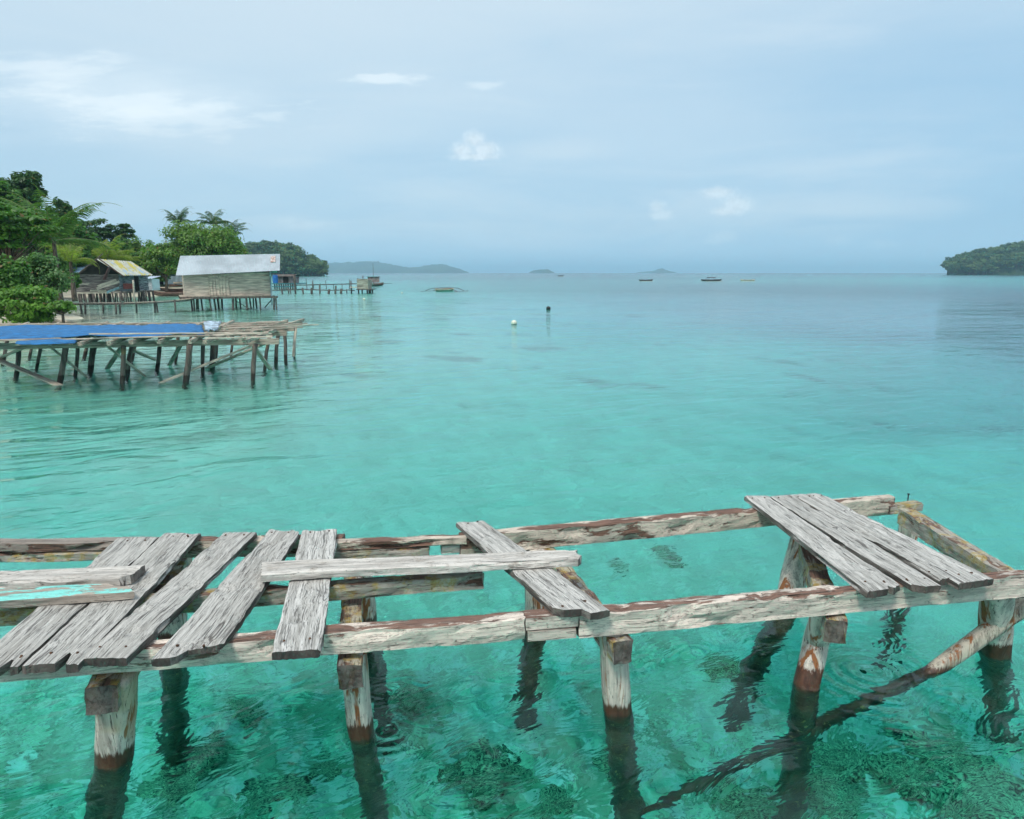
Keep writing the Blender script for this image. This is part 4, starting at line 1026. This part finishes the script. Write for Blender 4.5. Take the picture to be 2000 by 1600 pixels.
def canoe(lab, x, y, z, L, B, D, rz, m, span=0.0, float_m=None, group=None, cabin=False, name='outrigger_canoe', cat='boat', thw=3):
    t = thing(name, lab, cat, (x, y, z), group); t.rotation_euler = (0, 0, rz)
    def part(nm, g, mm, sm=False):
        o = mesh(nm, g[0], g[1], mm, t, world=False, smooth=sm); return o
    part('hull', hull_geo(L, B, D), m, True)
    for k in range(thw):
        x0 = (-.5+(k+.5)/thw)*L*.7; M = MB().bar((x0, -B*.42, D*.85), (x0, B*.42, D*.85), .18, .025); part('thwart', (M.V, M.F), PWOOD)
    if span:
        for xx in (-L*.22, L*.22):
            g = tube_geo([(xx, -span/2, .10), (xx, -span*.3, D+.10), (xx, 0, D+.12), (xx, span*.3, D+.10), (xx, span/2, .10)], .035, 7); part('outrigger_arm', g, SIL)
        for s in (-1, 1): part('outrigger_float', tube_geo([(-L*.42, s*span/2, .10), (-L*.3, s*span/2, .04), (L*.3, s*span/2, .04), (L*.45, s*span/2, .14)], [.03, .06, .06, .03], 8), float_m or PWOODL)
    if cabin:
        M = MB(); hh = cabin
        for xx in (-L*.14, L*.14):
            for s in (-1, 1): M.bar((xx, s*B*.36, D*.8), (xx, s*B*.36, D+hh), .04, .04)
        part('cabin_post', (M.V, M.F), SIL)
        V, Fc = [], []; n = 8
        for i in range(n+1):
            a = math.pi*i/n; V += [(-L*.18, math.cos(a)*B*.5, D+hh+math.sin(a)*.2), (L*.18, math.cos(a)*B*.5, D+hh+math.sin(a)*.2), (-L*.18, math.cos(a)*B*.46, D+hh+math.sin(a)*.17), (L*.18, math.cos(a)*B*.46, D+hh+math.sin(a)*.17)]
        for i in range(n):
            a = 4*i; Fc += [(a, a+1, a+5, a+4), (a+2, a+6, a+7, a+3), (a, a+4, a+6, a+2), (a+1, a+3, a+7, a+5)]
        Fc += [(0, 2, 3, 1), (4*n, 4*n+1, 4*n+3, 4*n+2)]
        part('awning', (V, Fc), HD)
    return t
canoe('long brown canoe drawn up at the water line left of the shed', gx(331, 66), 66, -.05, 3.2, .5, .42, .05, HULL, name='canoe', group='canoes on the shore')
canoe('brown canoe lying behind the long one under the light olive tree', gx(335, 71), 71, .15, 3.0, .5, .42, -.1, simple('dark_red_hull_paint', (.13, .06, .045), .7, .3, 2), name='canoe', group='canoes on the shore')
for k, (px, py, l, lab) in enumerate(((312, 563, 1.6, 'bleached log lying on the shore behind the canoes'), (350, 553, 1.3, 'pale drift log lying on the shore close to the shed'), (345, 558, 1.7, 'brown log lying between the shed and the canoes'))):
    p = Vector((gx(px, 75), 75, zz(py, 75))); g = pole('log', [p-Vector((l/2, 0, 0)), p+Vector((l/2, .2, .05))], .11, PWOODL if k < 2 else HULL, n=9, rough=.15, step=.2, r1=.07); tag(g, lab, 'log', 'logs on the shore')
tag(pole('log', [at(92, 625, .12), at(150, 632, .10)], .10, PWOODL, n=9, rough=.12, step=.15, r1=.06), 'bleached driftwood log on the beach beside the bright shrub', 'log', 'logs on the shore')

# ---------------------------------------------------------------- far walkways, huts and boats
def catwalk(lab, pts, stp, zb=0.0, deckw=.5, h=.13, posts=(), rail=None):
    a = pts[0]; t = thing('catwalk', lab, 'walkway', (a.x, a.y, 0), 'rickety catwalks beyond the shed')
    for k, (p, q) in enumerate(zip(pts, pts[1:])): board('deck_pole', p, q, deckw, h, SIL, t, ny=1, nz=0, nx=6, rough=.03, seed=k)
    for i, (px, r, top) in enumerate(posts):
        Yp = a.y+(pts[-1].y-a.y)*max(0, min(1, (gx(px, a.y)-a.x)/max(.1, pts[-1].x-a.x))); X = gx(px, Yp)
        pole('stilt', [(X+R.uniform(-.1, .1), Yp, zz(top, Yp)), (X, Yp, 0), (X, Yp, -3)], r, SIL, t, n=6, seed=i, step=.5, rough=.15)
    return t
Y1 = 76
catwalk('nearer low catwalk of sagging poles between the shed and the far plank hut', [hp(536, 566, Y1-3), hp(560, 565, Y1), hp(600, 564.5, Y1), hp(640, 566, Y1), hp(664, 565.5, Y1), hp(692, 566, Y1)], 1,
        posts=((549, .09, 565), (562, .07, 561), (566, .05, 565), (575, .09, 536), (590, .09, 562), (606, .08, 562), (608, .05, 550), (623, .08, 556), (640, .13, 565), (653, .10, 558), (664, .12, 564), (676, .05, 565)))
catwalk('farther catwalk of thin poles leading to the far plank hut', [hp(570, 556, 98), hp(600, 555.5, 98), hp(640, 554.5, 98), hp(698, 553, 98)], 1, deckw=.35, h=.17,
        posts=((577, .06, 540), (598, .05, 544), (611, .05, 548), (636, .05, 548), (650, .05, 555), (681, .05, 546), (684, .07, 549), (667, .05, 554), (624, .05, 554)))
ph = thing('plank_hut', 'small whitish plank hut on stilts at the seaward end of the catwalks', 'hut', (gx(710, 76), 76, 0))
f0, f1 = hp(698, 564, 75.5), hp(719, 566, 75.5); f0.z = f1.z = 0; bk = hp(726, 560, 78.5); bk.z = 0
PW2 = simple('bleached_hut_boards', (.46, .43, .34), .85, .35, 2.0, (1, 1, 8))
zlo = zz(565, 75.5); zhi = zz(545, 75.5)
planked_wall(f0, f1, zlo, zhi, 8, 'wall', ph, PW2, seed=51, t=.05); planked_wall(f1, bk, zlo, zhi-.1, 8, 'wall', ph, PW2, seed=52, t=.05); planked_wall(f0, f0+(bk-f1), zlo, zhi, 8, 'wall', ph, PW2, seed=53, t=.05); planked_wall(f0+(bk-f1), bk, zlo, zhi-.1, 8, 'wall', ph, PW2, seed=54, t=.05)
MB().bar(f0+Vector((-.1, 1.5, zlo)), f1+Vector((.3, 1.5, zlo)), 3.2, .08).out('floor', SIL, ph)
MB().bar(hp(685, 560, 76), hp(699, 560.5, 76), .9, .10).out('landing', PWOODL, ph)
for i, px in enumerate((685, 699, 706, 716, 721, 726)): 
    Yp = 76 if i < 4 else 77.5; X = gx(px, Yp); pole('stilt', [(X, Yp, zlo+(.35 if i == 0 else 0)), (X, Yp, -3)], .08 if i != 4 else .14, SIL, ph, n=6, step=.5)
for px, top in ((698, 543), (708, 539), (684, 548)): X = gx(px, 76); pole('corner_pole', [(X, 76.1, zlo), (X, 76.1, zz(top, 76))], .05, SIL, ph, n=6, step=.5)
house('shack', 'low pinkish shack with a blue barrel on a teal landing beyond the shed', 536, 566, 98, .75, zz(539, 98), 536, simple('pinkish_boards', (.36, .29, .27), .8, .35, 2), simple('dark_roof', (.16, .12, .10), .8, .3, 2), 4, (.72,), 'shack', 0)
ld = thing('landing_stage', 'teal painted landing stage carrying the low shack', 'platform', (gx(553, 97), 97, 0))
MB().bar(Vector((gx(533, 97), 99, .74)), Vector((gx(577, 97), 99, .74)), 6.0, .12).out('deck', simple('teal_paint', (.07, .22, .24), .7, .3, 2), ld)
for i in range(10): X = gx(535+i*4.4, 96.3); pole('stilt', [(X, 96.3, .65), (X, 96.3, -3)], .10, SIL, ld, n=6, step=.5)
MB().bar(Vector((gx(534, 97), 96.2, .35)), Vector((gx(577, 97), 96.2, .35)), .1, .12).out('rail', simple('teal_paint_rail', (.07, .22, .24), .7, .3, 2), ld)
bt = thing('barrel', 'blue barrel standing at the left end of the low shack', 'barrel', (gx(537, 96.5), 96.5, .74))
mesh('drum', *tube_geo([(0, 0, 0), (0, 0, .05), (0, 0, .5), (0, 0, 1.0), (0, 0, 1.05)], [.28, .33, .36, .33, .28], 16), simple('blue_plastic', (.02, .16, .50), .5), bt, world=False)
mesh('lid', *tube_geo([(0, 0, 1.05), (0, 0, 1.10)], [.25, .24], 16), simple('dark_blue_plastic', (.02, .08, .25), .5), bt, world=False)
# moored boat with a mast beyond the hut
mbt = canoe('brown wooden boat with a tall thin mast moored behind the far plank hut', gx(729, 118), 118, -.1, 3.2, 1.1, .55, .25, simple('brown_boat_paint', (.22, .13, .10), .7, .3, 2), name='fishing_boat', thw=2)
def bp(nm, M, m): return mesh(nm, M.V, M.F, m, mbt, world=False)
M = MB().bar((-.9, -.4, 1.55), (.9, -.4, 1.55), .05, .9).bar((-.9, .4, 1.55), (.9, .4, 1.55), .05, .9).bar((-.9, -.4, 1.55), (-.9, .4, 1.55), .05, .9).bar((.9, -.4, 1.55), (.9, .4, 1.55), .05, .9); bp('cabin', M, simple('pink_brown_boards', (.32, .22, .20), .8, .3, 2))
M = MB().bar((-1.1, 0, 1.6), (1.1, 0, 1.6), 1.1, .05); bp('cabin_roof', M, SIL)
M = MB(); M.add(tube_geo([(0, 0, .4), (0, 0, 3.7)], [.05, .02], 6)); bp('mast', M, SIL)
M = MB(); M.add(tube_geo([(.9, 0, .5), (3.0, 0, .5)], [.05, .03], 6)); bp('bowsprit', M, SIL)
canoe('pale outrigger canoe seen end-on in the middle of the bay', gx(868, 84), 84, -.08, 5.0, 1.5, .34, 1.25, HP, 4.0, SIL)
B1 = 185
canoe('low dark boat with white ends, leftmost of the three boats near the horizon', gx(1262, B1), B1, -.05, 3.6, .8, .42, .1, HD, 2.2, BW, 'boats near the horizon')
canoe('outrigger boat with a dark awning, middle of the three boats near the horizon', gx(1390, B1), B1, -.05, 5.6, 1.0, .45, .2, HD, 3.0, HP, 'boats near the horizon', cabin=.45)
canoe('low boat with pale hull, rightmost of the three boats near the horizon', gx(1461, B1), B1, -.05, 3.6, .8, .42, -.1, HP, 2.0, BW, 'boats near the horizon')
canoe('tiny dark boat just under the horizon right of the flat islet', gx(1095, 420), 420, 0, 3.5, .9, .6, .1, HD, 2.0, BW)
for (bx, m_) in ((1252, BW), (1272, BW)):
    pass

# ---------------------------------------------------------------- wooded headlands and far hills
def headland(name, profile, Y, dep, m, seed, cliff=.0, nn_=None):
    """rounded ridge with real depth: profile is (pixel column, pixel row of the ground line)"""
    V = []; Fc = []; nx = 260 if Y > 2000 else 60; ny = 20; px0, px1 = profile[0][0], profile[-1][0]
    def top(px):
        if px < profile[0][0]: return 533.0
        for (a, ya), (b, yb) in zip(profile, profile[1:]):
            if a <= px <= b: return ya+(yb-ya)*(px-a)/(b-a)
        return profile[-1][1]
    for i in range(nx+1):
        px = px0+(px1-px0)*i/nx; h = max(0, zz(top(px), Y))
        for j in range(ny+1):
            t = j/ny*2-1; X = gx(px, Y+t*dep); hh = h*(1-t*t)**.55
            V.append((X, Y+t*dep, hh*(1+noise.noise(Vector((X*.004, t*2, seed)))*.12+noise.noise(Vector((X*.025, t*7, seed)))*.22+noise.noise(Vector((X*.09, t*20, seed)))*.14)-1.0))
    for i in range(nx):
        for j in range(ny):
            a = i*(ny+1)+j; Fc.append((a, a+ny+1, a+ny+2, a+1))
    o = mesh(name, V, Fc, m, smooth=True); tag(o, kind='structure')
    return top
def forest_mat(name, c0, c1, sc_):
    m, T, b = mat(name); pos = T.n('ShaderNodeNewGeometry').outputs['Position']
    n1 = T.noise(pos, sc_, 6, .65); c = T.mix(T.mapr(n1, .35, .65), c0, c1); T.L(c, b.inputs['Base Color']); b.inputs['Roughness'].default_value = .9
    bp = T.n('ShaderNodeBump', {'Height': n1, 'Distance': 12.0 if sc_ < .05 else 3.0}); T.L(bp.outputs[0], b.inputs['Normal']); return m
FM = forest_mat('wooded_slope', (.012, .035, .010), (.035, .075, .02), .12)
FF = forest_mat('distant_forest', (.010, .03, .012), (.045, .085, .030), .012)
LH = [(440, 500), (486, 492), (515, 487), (550, 490), (575, 498), (600, 510), (618, 520), (630, 531), (636, 537)]
RH = [(1850, 525), (1870, 516), (1895, 507), (1925, 500), (1960, 492), (2000, 487), (2080, 480)]
tl = headland('headland', LH, 500, 45, FM, 1); tr = headland('headland', RH, 760, 80, FM, 2)
headland('hills', [(600, 517), (632, 514), (660, 514), (690, 513), (720, 512), (745, 514), (770, 518), (800, 523), (815, 522), (835, 519), (862, 517), (880, 520), (900, 526), (916, 532)], 4200, 500, FF, 3)
headland('islet', [(1033, 532), (1042, 528), (1058, 526), (1070, 526.5), (1083, 532)], 3600, 120, FF, 4)
headland('islet', [(1244, 531.5), (1262, 530.5), (1275, 529), (1285, 526), (1293, 524.5), (1300, 527), (1310, 530), (1322, 532)], 4400, 150, FF, 5)
def clump_tree(seed, n, size, hgt=1.0, conif=False):
    rng = random.Random(seed); M = MB()
    for k in range(9):
        if conif: a = rng.uniform(0, 6.28); z = rng.uniform(.25, .95); r = (1-z)*.32; c = (math.cos(a)*r*.6, math.sin(a)*r*.6, z); rad = (.08+r*.6, .08+r*.6, .12)
        else: a = rng.uniform(0, 6.28); r = rng.uniform(0, .30); c = (math.cos(a)*r, math.sin(a)*r, rng.uniform(.45, .82)); rad = (rng.uniform(.13, .22),)*2+(rng.uniform(.10, .17),)
        leaves(M, rng, c, rad, n//9, size, .4, .4, 1.3)
    me = bpy.data.meshes.new('crown'); me.from_pydata(M.V, [], M.F); me.update(); return me
FL1 = leaf_mat('headland_leaf_dark', (.02, .06, .012), (.07, .14, .025), .25); FL2 = leaf_mat('headland_leaf_olive', (.05, .11, .02), (.14, .22, .04), .25)
protos = []
for s in range(3):
    for m_ in (FL1, FL2):
        me = clump_tree(s, 640, .10); me.materials.append(m_); protos.append(me)
cn = clump_tree(9, 260, .08, conif=True); cn.materials.append(FL1)
V, Fc = tube_geo([(0, 0, -.3), (0, 0, .35), (.01, 0, .7)], [.03, .022, .012], 6); tm = bpy.data.meshes.new('trunk'); tm.from_pydata(V, [], Fc); tm.materials.append(BARK)
def wood(profile_fn, px0, px1, Y, dep, n, h, lab, group, seed, tall=()):
    rng = random.Random(seed)
    for i in range(n):
        px = rng.uniform(px0, px1); t = -1+1.15*rng.random()**1.5; Yt = Y+t*dep; hb = max(0, zz(profile_fn(px), Y))*(1-t*t)**.55-1.0
        s = h*rng.uniform(.7, 1.25)
        tr_ = thing('headland_tree', lab, 'tree', (gx(px, Yt)*(1+t*dep/Y*.0), Yt, max(hb-.2*s, -.22*s)), group); tr_.scale = (s*1.25, s*1.25, s); tr_.rotation_euler = (0, 0, rng.uniform(0, 6))
        c = bpy.data.objects.new('crown', rng.choice(protos)); link(c, tr_); k = bpy.data.objects.new('trunk', tm); link(k, tr_)
    for (px, py, hh, lb) in tall:
        z = zz(py, Y); tr_ = thing('headland_tree', lb, 'tree', (gx(px, Y), Y, z-hh), group); tr_.scale = (hh*.8, hh*.8, hh)
        c = bpy.data.objects.new('crown', cn); link(c, tr_); k = bpy.data.objects.new('trunk', tm); link(k, tr_)
wood(tl, 478, 634, 500, 45, 120, 9.0, 'tree in the dense wood covering the dark headland right of the shed', 'trees on the left headland', 5,
     ((603, 490, 9, 'taller tree standing proud near the seaward end of the left headland'), (616, 497, 8, 'last tall thin tree at the tip of the left headland'), (521, 474, 8, 'pointed tree on the skyline above the shed roof end'), (560, 477, 8, 'pointed tree midway along the left headland skyline')))
wood(tr, 1850, 2010, 760, 80, 160, 12.0, 'tree in the dense wood covering the headland at the right edge', 'trees on the right headland', 6)

# ---------------------------------------------------------------- air
def haze():
    m = bpy.data.materials.new('sea_air'); m.use_nodes = True; nt = m.node_tree; nt.nodes.clear(); T = NT(nt)
    pv = T.n('ShaderNodeVolumePrincipled', {'Color': (.55, .83, 1.0, 1), 'Density': .00026, 'Anisotropy': .0})
    o = nt.nodes.new('ShaderNodeOutputMaterial'); nt.links.new(pv.outputs[0], o.inputs['Volume'])
    s = 18000; z0, z1 = -28, 110
    V = [(x, y, z) for x in (-s, s) for y in (-s, s) for z in (z0, z1)]
    ob = mesh('haze', V, [(0, 1, 3, 2), (4, 6, 7, 5), (0, 4, 5, 1), (2, 3, 7, 6), (0, 2, 6, 4), (1, 5, 7, 3)], m); tag(ob, kind='stuff')
haze()
